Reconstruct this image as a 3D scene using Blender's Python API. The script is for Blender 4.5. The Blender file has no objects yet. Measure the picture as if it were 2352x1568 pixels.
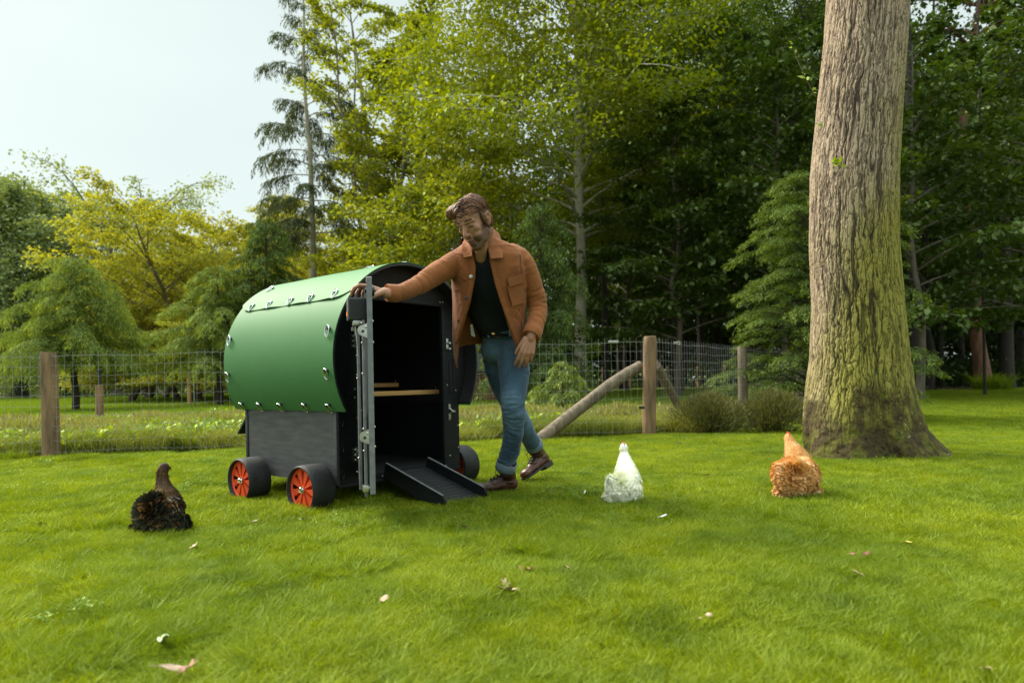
import bpy, bmesh, math, random
import numpy as np
from mathutils import Vector, Matrix, noise, Quaternion
from math import radians, sin, cos, pi, sqrt, atan2

scene = bpy.context.scene
COL = scene.collection

# ------------------------------------------------------------------ camera
# picture coordinates used below are those of a 2352 x 1568 view of the photograph
FPX, RHO, HZ, EYE = 1532.0, 0.0185, 872.0, 0.68
cam_d = bpy.data.cameras.new("camera")
cam = bpy.data.objects.new("camera", cam_d)
COL.objects.link(cam)
cam_d.sensor_width = 36.0
cam_d.lens = 36.0 * FPX / 2352.0
cam_d.shift_y = (HZ - 784.0) / 2352.0
cam_d.clip_start = 0.05
cam_d.clip_end = 900
cam.matrix_world = Matrix.Translation((0, 0, EYE)) @ Matrix.Rotation(radians(90), 4, 'X') @ Matrix.Rotation(-RHO, 4, 'Z')
cam_d.dof.use_dof = True
cam_d.dof.focus_distance = 3.75
cam_d.dof.aperture_fstop = 2.6
scene.camera = cam

# ------------------------------------------------------------------ light
SUN_EL, SUN_AZ = radians(43), radians(-60)      # azimuth measured from +Y (view direction) towards +X
world = bpy.data.worlds.new("World")
scene.world = world
world.use_nodes = True
wn, wl = world.node_tree.nodes, world.node_tree.links
wn.clear()
w_out = wn.new('ShaderNodeOutputWorld')
w_bg = wn.new('ShaderNodeBackground')
w_sky = wn.new('ShaderNodeTexSky')
w_sky.sky_type = 'NISHITA'
w_sky.sun_disc = False
w_sky.sun_elevation = SUN_EL
w_sky.sun_rotation = SUN_AZ
w_sky.air_density = 1.0
w_sky.dust_density = 3.0
w_tc = wn.new('ShaderNodeTexCoord')
w_map = wn.new('ShaderNodeMapping')
w_map.inputs['Scale'].default_value = (1.0, 1.0, 3.0)
w_noise = wn.new('ShaderNodeTexNoise')
w_noise.inputs['Scale'].default_value = 1.6
w_noise.inputs['Detail'].default_value = 3
w_ramp = wn.new('ShaderNodeValToRGB')
w_ramp.color_ramp.elements[0].position = 0.3
w_ramp.color_ramp.elements[0].color = (4.15, 4.8, 4.6, 1)
w_ramp.color_ramp.elements[1].position = 0.7
w_ramp.color_ramp.elements[1].color = (4.5, 5.2, 4.95, 1)
w_mix = wn.new('ShaderNodeMixRGB')
w_mix.inputs['Fac'].default_value = 0.9          # thin bright cloud over the sky
wl.new(w_tc.outputs['Generated'], w_map.inputs['Vector'])
wl.new(w_map.outputs['Vector'], w_noise.inputs['Vector'])
wl.new(w_noise.outputs['Fac'], w_ramp.inputs['Fac'])
wl.new(w_sky.outputs['Color'], w_mix.inputs['Color1'])
wl.new(w_ramp.outputs['Color'], w_mix.inputs['Color2'])
# an overcast sky is brightest overhead
w_sep = wn.new('ShaderNodeSeparateXYZ')
w_mr = wn.new('ShaderNodeMapRange'); w_mr.interpolation_type = 'SMOOTHSTEP'
w_mr.inputs['From Min'].default_value = 0.5
w_mr.inputs['From Max'].default_value = 0.95
w_mr.inputs['To Min'].default_value = 1.0
w_mr.inputs['To Max'].default_value = 3.6
w_mul = wn.new('ShaderNodeVectorMath'); w_mul.operation = 'SCALE'
wl.new(w_tc.outputs['Generated'], w_sep.inputs[0])
wl.new(w_sep.outputs['Z'], w_mr.inputs['Value'])
wl.new(w_mix.outputs['Color'], w_mul.inputs[0])
wl.new(w_mr.outputs[0], w_mul.inputs['Scale'])
wl.new(w_mul.outputs[0], w_bg.inputs['Color'])
wl.new(w_bg.outputs['Background'], w_out.inputs['Surface'])
w_bg.inputs['Strength'].default_value = 0.10

sun_d = bpy.data.lights.new("sun", 'SUN')
sun_d.energy = 3.7
sun_d.angle = radians(24)
sun_d.color = (1.0, 0.93, 0.80)
sun = bpy.data.objects.new("sun", sun_d)
COL.objects.link(sun)
to_sun = Vector((sin(SUN_AZ) * cos(SUN_EL), cos(SUN_AZ) * cos(SUN_EL), sin(SUN_EL)))
sun.rotation_euler = (-to_sun).to_track_quat('-Z', 'Y').to_euler()
sun.location = to_sun * 60

scene.view_settings.view_transform = 'Standard'
scene.view_settings.look = 'None'
scene.view_settings.exposure = 0.88
scene.view_settings.gamma = 1.0
scene.cycles.use_denoising = True
scene.cycles.max_bounces = 8
scene.cycles.transparent_max_bounces = 8
scene.cycles.sample_clamp_indirect = 6.0

# ------------------------------------------------------------------ picture point -> world
CR, SR = cos(RHO), sin(RHO)
def ray(px, py):
    cx, cy = px - 1176.0, HZ - py
    return ((cx * CR + cy * SR) / FPX, (-cx * SR + cy * CR) / FPX)
def P(px, py, Y):
    u, v = ray(px, py)
    return Vector((u * Y, Y, EYE + v * Y))
def G(px, py, z=0.0):
    u, v = ray(px, py)
    Y = (z - EYE) / v
    return Vector((u * Y, Y, z))
def hgt(px, py, Y):
    return P(px, py, Y).z

# ------------------------------------------------------------------ materials
def _ramp(nt, fac, stops):
    r = nt.nodes.new('ShaderNodeValToRGB')
    e = r.color_ramp.elements
    while len(e) < len(stops):
        e.new(0.5)
    for el, (p, c) in zip(e, stops):
        el.position = p
        el.color = (c[0], c[1], c[2], 1)
    nt.links.new(fac, r.inputs['Fac'])
    return r.outputs['Color']
def new_mat(name):
    m = bpy.data.materials.new(name)
    m.use_nodes = True
    nt = m.node_tree
    nt.nodes.clear()
    out = nt.nodes.new('ShaderNodeOutputMaterial')
    return m, nt, out
def tex_noise(nt, scale, detail=4, vec=None, rough=0.55, dist=0.0, stretch=None, coord='Object'):
    n = nt.nodes.new('ShaderNodeTexNoise')
    n.inputs['Scale'].default_value = scale
    n.inputs['Detail'].default_value = detail
    n.inputs['Roughness'].default_value = rough
    n.inputs['Distortion'].default_value = dist
    if vec is None:
        tc = nt.nodes.new('ShaderNodeTexCoord')
        vec = tc.outputs[coord]
    if stretch:
        mp = nt.nodes.new('ShaderNodeMapping')
        mp.inputs['Scale'].default_value = stretch
        nt.links.new(vec, mp.inputs['Vector'])
        vec = mp.outputs['Vector']
    nt.links.new(vec, n.inputs['Vector'])
    return n.outputs['Fac']
def mat(name, c1, c2=None, scale=8.0, rough=0.6, rough2=None, bump=0.0, bscale=None, metal=0.0,
        stretch=None, spec=0.5, coat=0.0, detail=5, lo=0.35, hi=0.65, sheen=0.0, sub=0.0):
    m, nt, out = new_mat(name)
    b = nt.nodes.new('ShaderNodeBsdfPrincipled')
    nt.links.new(b.outputs[0], out.inputs['Surface'])
    c2 = c2 or tuple(x * 0.75 for x in c1)
    f = tex_noise(nt, scale, detail, stretch=stretch)
    nt.links.new(_ramp(nt, f, [(lo, c1), (hi, c2)]), b.inputs['Base Color'])
    if rough2 is not None:
        mr = nt.nodes.new('ShaderNodeMapRange')
        mr.inputs['To Min'].default_value = rough
        mr.inputs['To Max'].default_value = rough2
        nt.links.new(tex_noise(nt, scale * 1.7, 3), mr.inputs['Value'])
        nt.links.new(mr.outputs[0], b.inputs['Roughness'])
    else:
        b.inputs['Roughness'].default_value = rough
    b.inputs['Metallic'].default_value = metal
    b.inputs['Specular IOR Level'].default_value = spec
    b.inputs['Coat Weight'].default_value = coat
    b.inputs['Sheen Weight'].default_value = sheen
    if sub:
        b.inputs['Subsurface Weight'].default_value = sub
        b.inputs['Subsurface Radius'].default_value = (0.012, 0.005, 0.003)
        b.inputs['Subsurface Scale'].default_value = 1.0
    if bump:
        bp = nt.nodes.new('ShaderNodeBump')
        bp.inputs['Strength'].default_value = bump
        bp.inputs['Distance'].default_value = 0.01
        nt.links.new(tex_noise(nt, bscale or scale * 3, 6, stretch=stretch), bp.inputs['Height'])
        nt.links.new(bp.outputs[0], b.inputs['Normal'])
    return m
def leaf_mat(name, stops, trans=0.45, gloss=0.08, rough=0.45, patch=None, pscale=0.5, mottle=0.0):
    """stops: colour by the per-leaf value 'rnd'; patch: colour mixed in by world position"""
    m, nt, out = new_mat(name)
    at = nt.nodes.new('ShaderNodeAttribute')
    at.attribute_name = 'rnd'
    colr = _ramp(nt, at.outputs['Fac'], stops)
    if patch:
        geo = nt.nodes.new('ShaderNodeNewGeometry')
        f = tex_noise(nt, pscale, 3, vec=geo.outputs['Position'])
        mr = nt.nodes.new('ShaderNodeMapRange')
        mr.inputs['From Min'].default_value = 0.42
        mr.inputs['From Max'].default_value = 0.62
        nt.links.new(f, mr.inputs['Value'])
        mx = nt.nodes.new('ShaderNodeMixRGB')
        mx.inputs['Color2'].default_value = (*patch, 1)
        nt.links.new(mr.outputs[0], mx.inputs['Fac'])
        nt.links.new(colr, mx.inputs['Color1'])
        colr = mx.outputs[0]
    if mottle:
        geo2 = nt.nodes.new('ShaderNodeNewGeometry')
        f2 = tex_noise(nt, mottle, 5, vec=geo2.outputs['Position'], rough=0.65)
        mm = nt.nodes.new('ShaderNodeMixRGB'); mm.blend_type = 'MULTIPLY'; mm.inputs['Fac'].default_value = 1.0
        nt.links.new(colr, mm.inputs['Color1'])
        nt.links.new(_ramp(nt, f2, [(.32, (.62, .68, .8)), (.5, (1, 1, 1)), (.68, (1.25, 1.15, 1.5))]), mm.inputs['Color2'])
        colr = mm.outputs[0]
    d = nt.nodes.new('ShaderNodeBsdfDiffuse')
    t = nt.nodes.new('ShaderNodeBsdfTranslucent')
    g = nt.nodes.new('ShaderNodeBsdfGlossy')
    g.inputs['Roughness'].default_value = rough
    g.inputs['Color'].default_value = (0.6, 0.75, 0.35, 1)
    br = nt.nodes.new('ShaderNodeBrightContrast')
    nt.links.new(colr, d.inputs['Color'])
    gm = nt.nodes.new('ShaderNodeMixRGB')
    gm.blend_type = 'MULTIPLY'
    gm.inputs['Fac'].default_value = 1.0
    gm.inputs['Color2'].default_value = (1.42, 1.38, 0.38, 1)
    nt.links.new(colr, gm.inputs['Color1'])
    nt.links.new(gm.outputs[0], t.inputs['Color'])
    nt.nodes.remove(br)
    mx1 = nt.nodes.new('ShaderNodeMixShader')
    mx1.inputs['Fac'].default_value = trans
    nt.links.new(d.outputs[0], mx1.inputs[1])
    nt.links.new(t.outputs[0], mx1.inputs[2])
    mx2 = nt.nodes.new('ShaderNodeMixShader')
    mx2.inputs['Fac'].default_value = gloss
    nt.links.new(mx1.outputs[0], mx2.inputs[1])
    nt.links.new(g.outputs[0], mx2.inputs[2])
    nt.links.new(mx2.outputs[0], out.inputs['Surface'])
    return m

# ------------------------------------------------------------------ object helpers
def tag(o, label=None, cat=None, group=None, kind=None):
    if label: o['label'] = label
    if cat: o['category'] = cat
    if group: o['group'] = group
    if kind: o['kind'] = kind
    return o
def empty(name, loc=(0, 0, 0), rz=0.0, label=None, cat=None, group=None):
    o = bpy.data.objects.new(name, None)
    o.empty_display_size = 0.1
    COL.objects.link(o)
    o.location = loc
    o.rotation_euler = (0, 0, rz)
    return tag(o, label, cat, group)
def link_mesh(name, me, parent=None):
    o = bpy.data.objects.new(name, me)
    COL.objects.link(o)
    if parent: o.parent = parent
    return o
def copy_tree(o, parent=None):
    c = o.copy()
    COL.objects.link(c)
    c.parent = parent
    for ch in list(o.children):
        copy_tree(ch, c)
    return c
class MB:
    """collects shapes and links them as one mesh"""
    def __init__(s): s.v = []; s.f = []; s.mi = []; s.cur = 0
    def add(s, vs, fs):
        n = len(s.v)
        s.v.extend([tuple(p) for p in vs])
        s.f.extend([tuple(i + n for i in f) for f in fs])
        s.mi.extend([s.cur] * len(fs))
        return s
    def box(s, a, b, M=None, bev=0.0):
        x0, y0, z0 = a; x1, y1, z1 = b
        if bev:
            bm = bmesh.new()
            bmesh.ops.create_cube(bm, size=1)
            for v in bm.verts:
                v.co = Vector(((x0 + x1) / 2 + v.co.x * (x1 - x0), (y0 + y1) / 2 + v.co.y * (y1 - y0), (z0 + z1) / 2 + v.co.z * (z1 - z0)))
            bmesh.ops.bevel(bm, geom=bm.edges[:] + bm.verts[:], offset=bev, segments=2, affect='EDGES', profile=0.6)
            bm.verts.index_update()
            vs = [v.co.copy() for v in bm.verts]
            fs = [[v.index for v in f.verts] for f in bm.faces]
            bm.free()
        else:
            vs = [Vector(p) for p in ((x0, y0, z0), (x1, y0, z0), (x1, y1, z0), (x0, y1, z0), (x0, y0, z1), (x1, y0, z1), (x1, y1, z1), (x0, y1, z1))]
            fs = [(0, 3, 2, 1), (4, 5, 6, 7), (0, 1, 5, 4), (1, 2, 6, 5), (2, 3, 7, 6), (3, 0, 4, 7)]
        if M: vs = [M @ v for v in vs]
        return s.add(vs, fs)
    def tube(s, pts, rad, n=8, closed=False, cap=True):
        pts = [Vector(p) for p in pts]
        m = len(pts)
        if not hasattr(rad, '__len__'): rad = [rad] * m
        vs, fs = [], []
        t0 = (pts[1] - pts[0]).normalized()
        a = t0.orthogonal().normalized()
        for i in range(m):
            if closed: t = (pts[(i + 1) % m] - pts[i - 1]).normalized()
            else: t = (pts[min(i + 1, m - 1)] - pts[max(i - 1, 0)]).normalized()
            a = (a - t * a.dot(t))
            a = a.normalized() if a.length > 1e-6 else t.orthogonal().normalized()
            b = t.cross(a)
            for k in range(n):
                an = 2 * pi * k / n
                vs.append(pts[i] + (a * cos(an) + b * sin(an)) * rad[i])
        for i in range(m if closed else m - 1):
            j = (i + 1) % m
            for k in range(n):
                k2 = (k + 1) % n
                fs.append((i * n + k, i * n + k2, j * n + k2, j * n + k))
        if cap and not closed:
            fs.append(tuple(range(n - 1, -1, -1)))
            fs.append(tuple((m - 1) * n + k for k in range(n)))
        return s.add(vs, fs)
    def cyl(s, a, b, r, n=16):
        return s.tube([a, b], r, n)
    def ball(s, c, r, M=None, nu=16, nv=10, rot=None):
        """ellipsoid, r may be a triple; rot a 3x3 matrix"""
        c = Vector(c)
        if not hasattr(r, '__len__'): r = (r, r, r)
        vs = [Vector((0, 0, r[2]))]
        for i in range(1, nv):
            ph = pi * i / nv
            for k in range(nu):
                th = 2 * pi * k / nu
                vs.append(Vector((r[0] * sin(ph) * cos(th), r[1] * sin(ph) * sin(th), r[2] * cos(ph))))
        vs.append(Vector((0, 0, -r[2])))
        fs = [(0, 1 + k, 1 + (k + 1) % nu) for k in range(nu)]
        for i in range(nv - 2):
            for k in range(nu):
                k2 = (k + 1) % nu
                fs.append((1 + i * nu + k, 1 + (i + 1) * nu + k, 1 + (i + 1) * nu + k2, 1 + i * nu + k2))
        L = len(vs) - 1
        fs += [(L, 1 + (nv - 2) * nu + (k + 1) % nu, 1 + (nv - 2) * nu + k) for k in range(nu)]
        if rot is not None: vs = [rot @ v for v in vs]
        vs = [v + c for v in vs]
        if M is not None: vs = [M @ v for v in vs]
        return s.add(vs, fs)
    def prism(s, poly, d0, d1, M=None):
        """poly in (x, z), extruded along y from d0 to d1"""
        n = len(poly)
        vs = [Vector((p[0], d0, p[1])) for p in poly] + [Vector((p[0], d1, p[1])) for p in poly]
        fs = [tuple(range(n)), tuple(range(2 * n - 1, n - 1, -1))]
        fs += [(i, i + n, (i + 1) % n + n, (i + 1) % n) for i in range(n)]
        if M: vs = [M @ v for v in vs]
        return s.add(vs, fs)
    def build(s, name, m, parent=None, smooth=True, angle=35):
        me = bpy.data.meshes.new(name)
        me.from_pydata(s.v, [], s.f)
        ms = m if isinstance(m, (list, tuple)) else [m]
        for x in ms: me.materials.append(x)
        if len(ms) > 1: me.polygons.foreach_set('material_index', s.mi)
        bm = bmesh.new(); bm.from_mesh(me)
        bmesh.ops.recalc_face_normals(bm, faces=bm.faces)
        if smooth:
            lim = radians(angle)
            for f in bm.faces: f.smooth = True
            for e in bm.edges:
                if len(e.link_faces) == 2 and e.calc_face_angle(0) > lim: e.smooth = False
        bm.to_mesh(me); bm.free()
        return link_mesh(name, me, parent)
def sdf_union(mb, name, m, voxel, smooth_it=4, fac=0.5, parent=None, fn=None):
    """closed overlapping shapes -> one continuous skin"""
    me = bpy.data.meshes.new(name + '_raw')
    me.from_pydata(mb.v, [], mb.f)
    bm = bmesh.new(); bm.from_mesh(me)
    bmesh.ops.recalc_face_normals(bm, faces=bm.faces)
    bm.to_mesh(me); bm.free()
    o = bpy.data.objects.new(name + '_raw', me)
    COL.objects.link(o)
    r = o.modifiers.new('r', 'REMESH'); r.mode = 'VOXEL'; r.voxel_size = voxel; r.use_smooth_shade = True
    if smooth_it:
        sm = o.modifiers.new('s', 'SMOOTH'); sm.factor = fac; sm.iterations = smooth_it
    dg = bpy.context.evaluated_depsgraph_get()
    dg.update()
    res = bpy.data.meshes.new_from_object(o.evaluated_get(dg))
    bpy.data.objects.remove(o); bpy.data.meshes.remove(me)
    res.name = name
    if fn: 
        n = len(res.vertices)
        co = np.empty(n * 3, 'f'); res.vertices.foreach_get('co', co); co = co.reshape(-1, 3)
        no = np.empty(n * 3, 'f'); res.vertices.foreach_get('normal', no); no = no.reshape(-1, 3)
        co2 = fn(co, no)
        res.vertices.foreach_set('co', co2.astype('f').ravel())
        res.update()
    res.materials.clear()
    for x in (m if isinstance(m, (list, tuple)) else [m]): res.materials.append(x)
    res.polygons.foreach_set('use_smooth', [True] * len(res.polygons))
    return link_mesh(name, res, parent)
def quad_mesh(name, V, rnd, m, parent=None, smooth=False):
    """V: (n,4,3) quads, rnd: (n,) value per quad"""
    n = len(V)
    me = bpy.data.meshes.new(name)
    me.vertices.add(n * 4)
    me.vertices.foreach_set('co', np.ascontiguousarray(V, 'f').ravel())
    me.loops.add(n * 4)
    me.loops.foreach_set('vertex_index', np.arange(n * 4, dtype='i'))
    me.polygons.add(n)
    me.polygons.foreach_set('loop_start', np.arange(0, n * 4, 4, dtype='i'))
    me.polygons.foreach_set('loop_total', np.full(n, 4, 'i'))
    me.update(calc_edges=True)
    a = me.attributes.new('rnd', 'FLOAT', 'FACE')
    a.data.foreach_set('value', np.asarray(rnd, 'f'))
    me.materials.append(m)
    me.validate()
    return link_mesh(name, me, parent)
def nrm(a):
    return a / np.maximum(np.linalg.norm(a, axis=-1, keepdims=True), 1e-9)
def cards(C, D, N, l, w, tip=0.55):
    """diamond leaves: centre of base C, direction D, normal hint N, length l, width w"""
    D = nrm(D); S = nrm(np.cross(D, N)); Nn = np.cross(S, D)
    l = np.asarray(l).reshape(-1, 1); w = np.asarray(w).reshape(-1, 1)
    mid = C + D * l * tip
    return np.stack([C, mid + S * w * .5 + Nn * w * .12, C + D * l, mid - S * w * .5 + Nn * w * .12], 1)
# ================================================================== materials
M = {}
M['black_panel'] = mat('black stained plywood', (0.006, 0.007, 0.008), (0.011, 0.012, 0.014), 9, 0.5, 0.7, 0.08, 60, stretch=(1, 1, 7), spec=.3)
M['grey_panel'] = mat('grey plywood', (0.038, 0.039, 0.043), (0.066, 0.066, 0.070), 7, 0.5, 0.66, 0.12, 40, stretch=(1, 1, 6))  # lighter grey tone than black_panel, for the left wall and strips
M['door_edge'] = mat('grey plastic board edge', (0.13, 0.135, 0.145), (0.2, 0.205, 0.215), 22, 0.45, 0.6, 0.2, 60)
M['inside'] = mat('dark inner boards', (0.006, 0.007, 0.008), (0.011, 0.011, 0.012), 9, 0.7)
M['rubber'] = mat('black rubber', (0.009, 0.009, 0.010), (0.02, 0.02, 0.021), 14, 0.55, 0.8, 0.3, 90)
M['orange'] = mat('orange plastic rim', (0.80, 0.085, 0.022), (0.68, 0.06, 0.015), 6, 0.38, 0.5, spec=0.4)
M['steel'] = mat('zinc plated steel', (0.55, 0.55, 0.52), (0.40, 0.39, 0.35), 30, 0.25, 0.42, metal=1.0)
M['chrome'] = mat('bright steel ring', (0.75, 0.77, 0.78), (0.62, 0.63, 0.65), 30, 0.15, metal=1.0)
M['black_plastic'] = mat('black plastic', (0.012, 0.012, 0.013), (0.02, 0.02, 0.022), 30, 0.4)
M['box_plastic'] = mat('charcoal housing plastic', (0.028, 0.03, 0.033), (0.045, 0.047, 0.05), 30, 0.5)
M['sticker'] = mat('orange sticker', (0.9, 0.25, 0.03), (0.85, 0.2, 0.02), 10, 0.5)
M['perch'] = mat('planed pine', (0.58, 0.34, 0.13), (0.45, 0.24, 0.085), 4, 0.55, bump=0.1, bscale=30, stretch=(1, 14, 14))
M['post'] = mat('peeled round timber', (0.30, 0.18, 0.09), (0.11, 0.07, 0.035), 5, 0.8, bump=0.9, bscale=14, stretch=(3, 3, .5))
M['post_grey'] = mat('grey weathered timber', (0.22, 0.165, 0.11), (0.10, 0.075, 0.05), 6, 0.85, bump=0.9, bscale=16, stretch=(3, 3, .5))
M['wire'] = mat('galvanised wire', (0.42, 0.43, 0.42), (0.28, 0.29, 0.28), 20, 0.45, metal=0.55)
M['bark'] = mat('grey brown bark', (0.20, 0.16, 0.12), (0.10, 0.08, 0.06), 3, 0.9, bump=0.8, bscale=10, stretch=(3, 3, .6))
M['bark_dark'] = mat('dark bark', (0.055, 0.042, 0.034), (0.03, 0.024, 0.02), 4, 0.9, bump=0.8, bscale=10, stretch=(3, 3, .6))
M['bark_pale'] = mat('pale smooth bark', (0.50, 0.46, 0.36), (0.27, 0.24, 0.18), 2.2, 0.85, bump=0.5, bscale=9, stretch=(2, 2, .6))
M['bark_red'] = mat('reddish pine bark', (0.26, 0.12, 0.07), (0.12, 0.06, 0.04), 4, 0.9, bump=0.8, bscale=10, stretch=(3, 3, .6))
M['soil'] = mat('rough ground', (0.16, 0.155, 0.05), (0.10, 0.10, 0.03), 1.4, 0.95, bump=0.6, bscale=30)
M['lawn_soil'] = mat('lawn thatch', (0.045, 0.075, 0.008), (0.03, 0.05, 0.006), 5, 0.95, bump=0.6, bscale=60)
M['meadow'] = mat('mown meadow', (0.20, 0.27, 0.022), (0.14, 0.20, 0.018), 0.35, 0.9, bump=0.5, bscale=20)
M['litter'] = mat('leaf litter', (0.15, 0.075, 0.045), (0.06, 0.04, 0.025), 3.0, 0.95, bump=0.9, bscale=24)
M['log_wall'] = mat('brown boards', (0.20, 0.09, 0.05), (0.12, 0.05, 0.03), 3, 0.8, stretch=(1, 1, 5))
M['slate'] = mat('grey brushwood roof', (0.16, 0.15, 0.15), (0.05, 0.045, 0.05), 12, 0.85, bump=1.0, bscale=30)

M['grass'] = leaf_mat('lawn grass', [(0, (0.125, 0.17, 0.003)), (0.45, (0.20, 0.255, 0.004)), (0.85, (0.275, 0.32, 0.006)), (1, (0.37, 0.39, 0.05))],
                      0.42, 0.05, 0.5, patch=(0.15, 0.21, 0.008), pscale=1.3, mottle=4.5)
M['rough_grass'] = leaf_mat('rough grass', [(0, (0.11, 0.15, 0.02)), (0.5, (0.21, 0.225, 0.04)), (0.8, (0.34, 0.31, 0.09)), (1, (0.45, 0.38, 0.15))],
                      0.35, 0.05, 0.5, patch=(0.10, 0.125, 0.022), pscale=0.8)
M['meadow_grass'] = leaf_mat('meadow grass', [(0, (0.12, 0.19, 0.012)), (1, (0.22, 0.29, 0.02))], 0.4, 0.05)
M['weed'] = leaf_mat('broad weed leaves', [(0, (0.09, 0.14, 0.010)), (0.6, (0.18, 0.25, 0.014)), (0.9, (0.32, 0.38, 0.02)), (1, (0.24, 0.32, 0.12))], 0.45, 0.1)
M['heath'] = leaf_mat('heath sprigs', [(0, (0.06, 0.075, 0.02)), (0.45, (0.15, 0.17, 0.04)), (0.8, (0.30, 0.29, 0.10)), (0.93, (0.38, 0.32, 0.15)), (1, (0.16, 0.09, 0.07))], 0.25, 0.03)
M['heather'] = leaf_mat('heather sprigs', [(0, (0.045, 0.05, 0.02)), (0.6, (0.09, 0.095, 0.035)), (1, (0.16, 0.14, 0.07))], 0.25, 0.03)
M['leaf_bright'] = leaf_mat('bright beech leaves', [(0, (0.065, 0.09, 0.006)), (0.55, (0.15, 0.18, 0.007)), (0.88, (0.25, 0.27, 0.009)), (1, (0.36, 0.35, 0.013))], 0.55, 0.06, 0.4)
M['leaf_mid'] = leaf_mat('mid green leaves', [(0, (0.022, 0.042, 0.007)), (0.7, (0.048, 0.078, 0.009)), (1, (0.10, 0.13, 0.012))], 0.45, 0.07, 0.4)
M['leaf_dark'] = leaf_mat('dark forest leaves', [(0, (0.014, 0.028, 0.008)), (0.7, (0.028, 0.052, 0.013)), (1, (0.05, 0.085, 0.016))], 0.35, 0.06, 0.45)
M['leaf_lime'] = leaf_mat('lime green leaves', [(0, (0.085, 0.11, 0.010)), (0.6, (0.18, 0.20, 0.014)), (1, (0.32, 0.32, 0.025))], 0.55, 0.05, 0.45)
M['leaf_yellow'] = leaf_mat('yellow green leaves', [(0, (0.14, 0.15, 0.02)), (0.6, (0.28, 0.27, 0.035)), (1, (0.46, 0.42, 0.08))], 0.5, 0.05, 0.45)
M['leaf_greygreen_haze'] = leaf_mat('hazed grey green leaves', [(0, (0.13, 0.17, 0.09)), (0.7, (0.23, 0.27, 0.14)), (1, (0.33, 0.36, 0.19))], 0.4, 0.05, 0.45)  # leaf colour paled to imitate haze over the far left trees
M['needle'] = leaf_mat('hemlock needles', [(0, (0.022, 0.042, 0.014)), (0.5, (0.055, 0.09, 0.02)), (0.8, (0.14, 0.20, 0.03)), (1, (0.28, 0.34, 0.06))], 0.3, 0.04, 0.5)
M['needle_light'] = leaf_mat('light hemlock needles', [(0, (0.06, 0.085, 0.02)), (0.4, (0.14, 0.185, 0.035)), (0.75, (0.26, 0.31, 0.06)), (1, (0.38, 0.42, 0.10))], 0.35, 0.04, 0.5)
M['needle_grey'] = leaf_mat('spruce needles', [(0, (0.035, 0.045, 0.025)), (0.7, (0.07, 0.08, 0.045)), (1, (0.12, 0.13, 0.06))], 0.3, 0.04, 0.5)
M['clover'] = leaf_mat('clover leaves', [(0, (0.09, 0.15, 0.02)), (1, (0.14, 0.21, 0.035))], 0.35, 0.05)
M['needle_tips'] = leaf_mat('feathery hemlock needles', [(0, (0.025, 0.045, 0.014)), (0.4, (0.06, 0.095, 0.02)), (0.72, (0.13, 0.18, 0.03)), (1, (0.28, 0.33, 0.055))], 0.35, 0.04, 0.5)
# ================================================================== ground sheets
def sheet(name, pts, z, m, kind='structure', label=None):
    mb = MB()
    mb.add([(p[0], p[1], z) for p in pts], [tuple(range(len(pts)))])
    o = mb.build(name, m, smooth=False)
    return tag(o, kind=kind, label=label)
F0, F1, F2 = G(119, 1057), G(1490, 1007), G(1708, 970)
FD = (F1 - F0).normalized()                       # direction of the front fence
SD = (F2 - F1).normalized()                       # direction of the side fence
FN = Vector((-FD.y, FD.x, 0))                     # away from the camera
BACK = [F1 + Vector((.15, -.05, 0)), G(1830, 998), G(1960, 930), G(2110, 903), G(2352, 884), Vector((40, 22, 0)), Vector((40, -6, 0)), Vector((-30, -6, 0)), F0 - FD * 26]
sheet('ground', [(-420, -60, 0), (420, -60, 0), (420, 420, 0), (-420, 420, 0)], 0.0, M['soil'])
sheet('lawn', [F0 - FD * 26, F1] + BACK[:-1], 0.004, M['lawn_soil'])
sheet('meadow', [(-60, 13.5, 0), (F2.x + 1.0, 13.5, 0), (17.5, 31.0, 0), (-60, 62, 0)], 0.004, M['meadow'])
sheet('forest_floor', [(BACK[1].x + 1.3, BACK[1].y + 3.2, 0), (BACK[3].x + .1, BACK[3].y, 0), (BACK[4].x, BACK[4].y, 0), (60, 25, 0), (70, 90, 0), (14, 90, 0), (17.6, 31.2, 0)], 0.008, M['litter'])

def in_poly(x, y, poly):
    c = np.zeros(len(x), bool)
    n = len(poly)
    for i in range(n):
        x0, y0 = poly[i][0], poly[i][1]; x1, y1 = poly[(i + 1) % n][0], poly[(i + 1) % n][1]
        k = ((y0 > y) != (y1 > y)) & (x < (x1 - x0) * (y - y0) / (y1 - y0 + 1e-12) + x0)
        c ^= k
    return c
def in_view(x, y, margin=0.6):
    return (y > 1.0) & (np.abs(x) < y * 0.90 + margin + .9)

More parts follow.
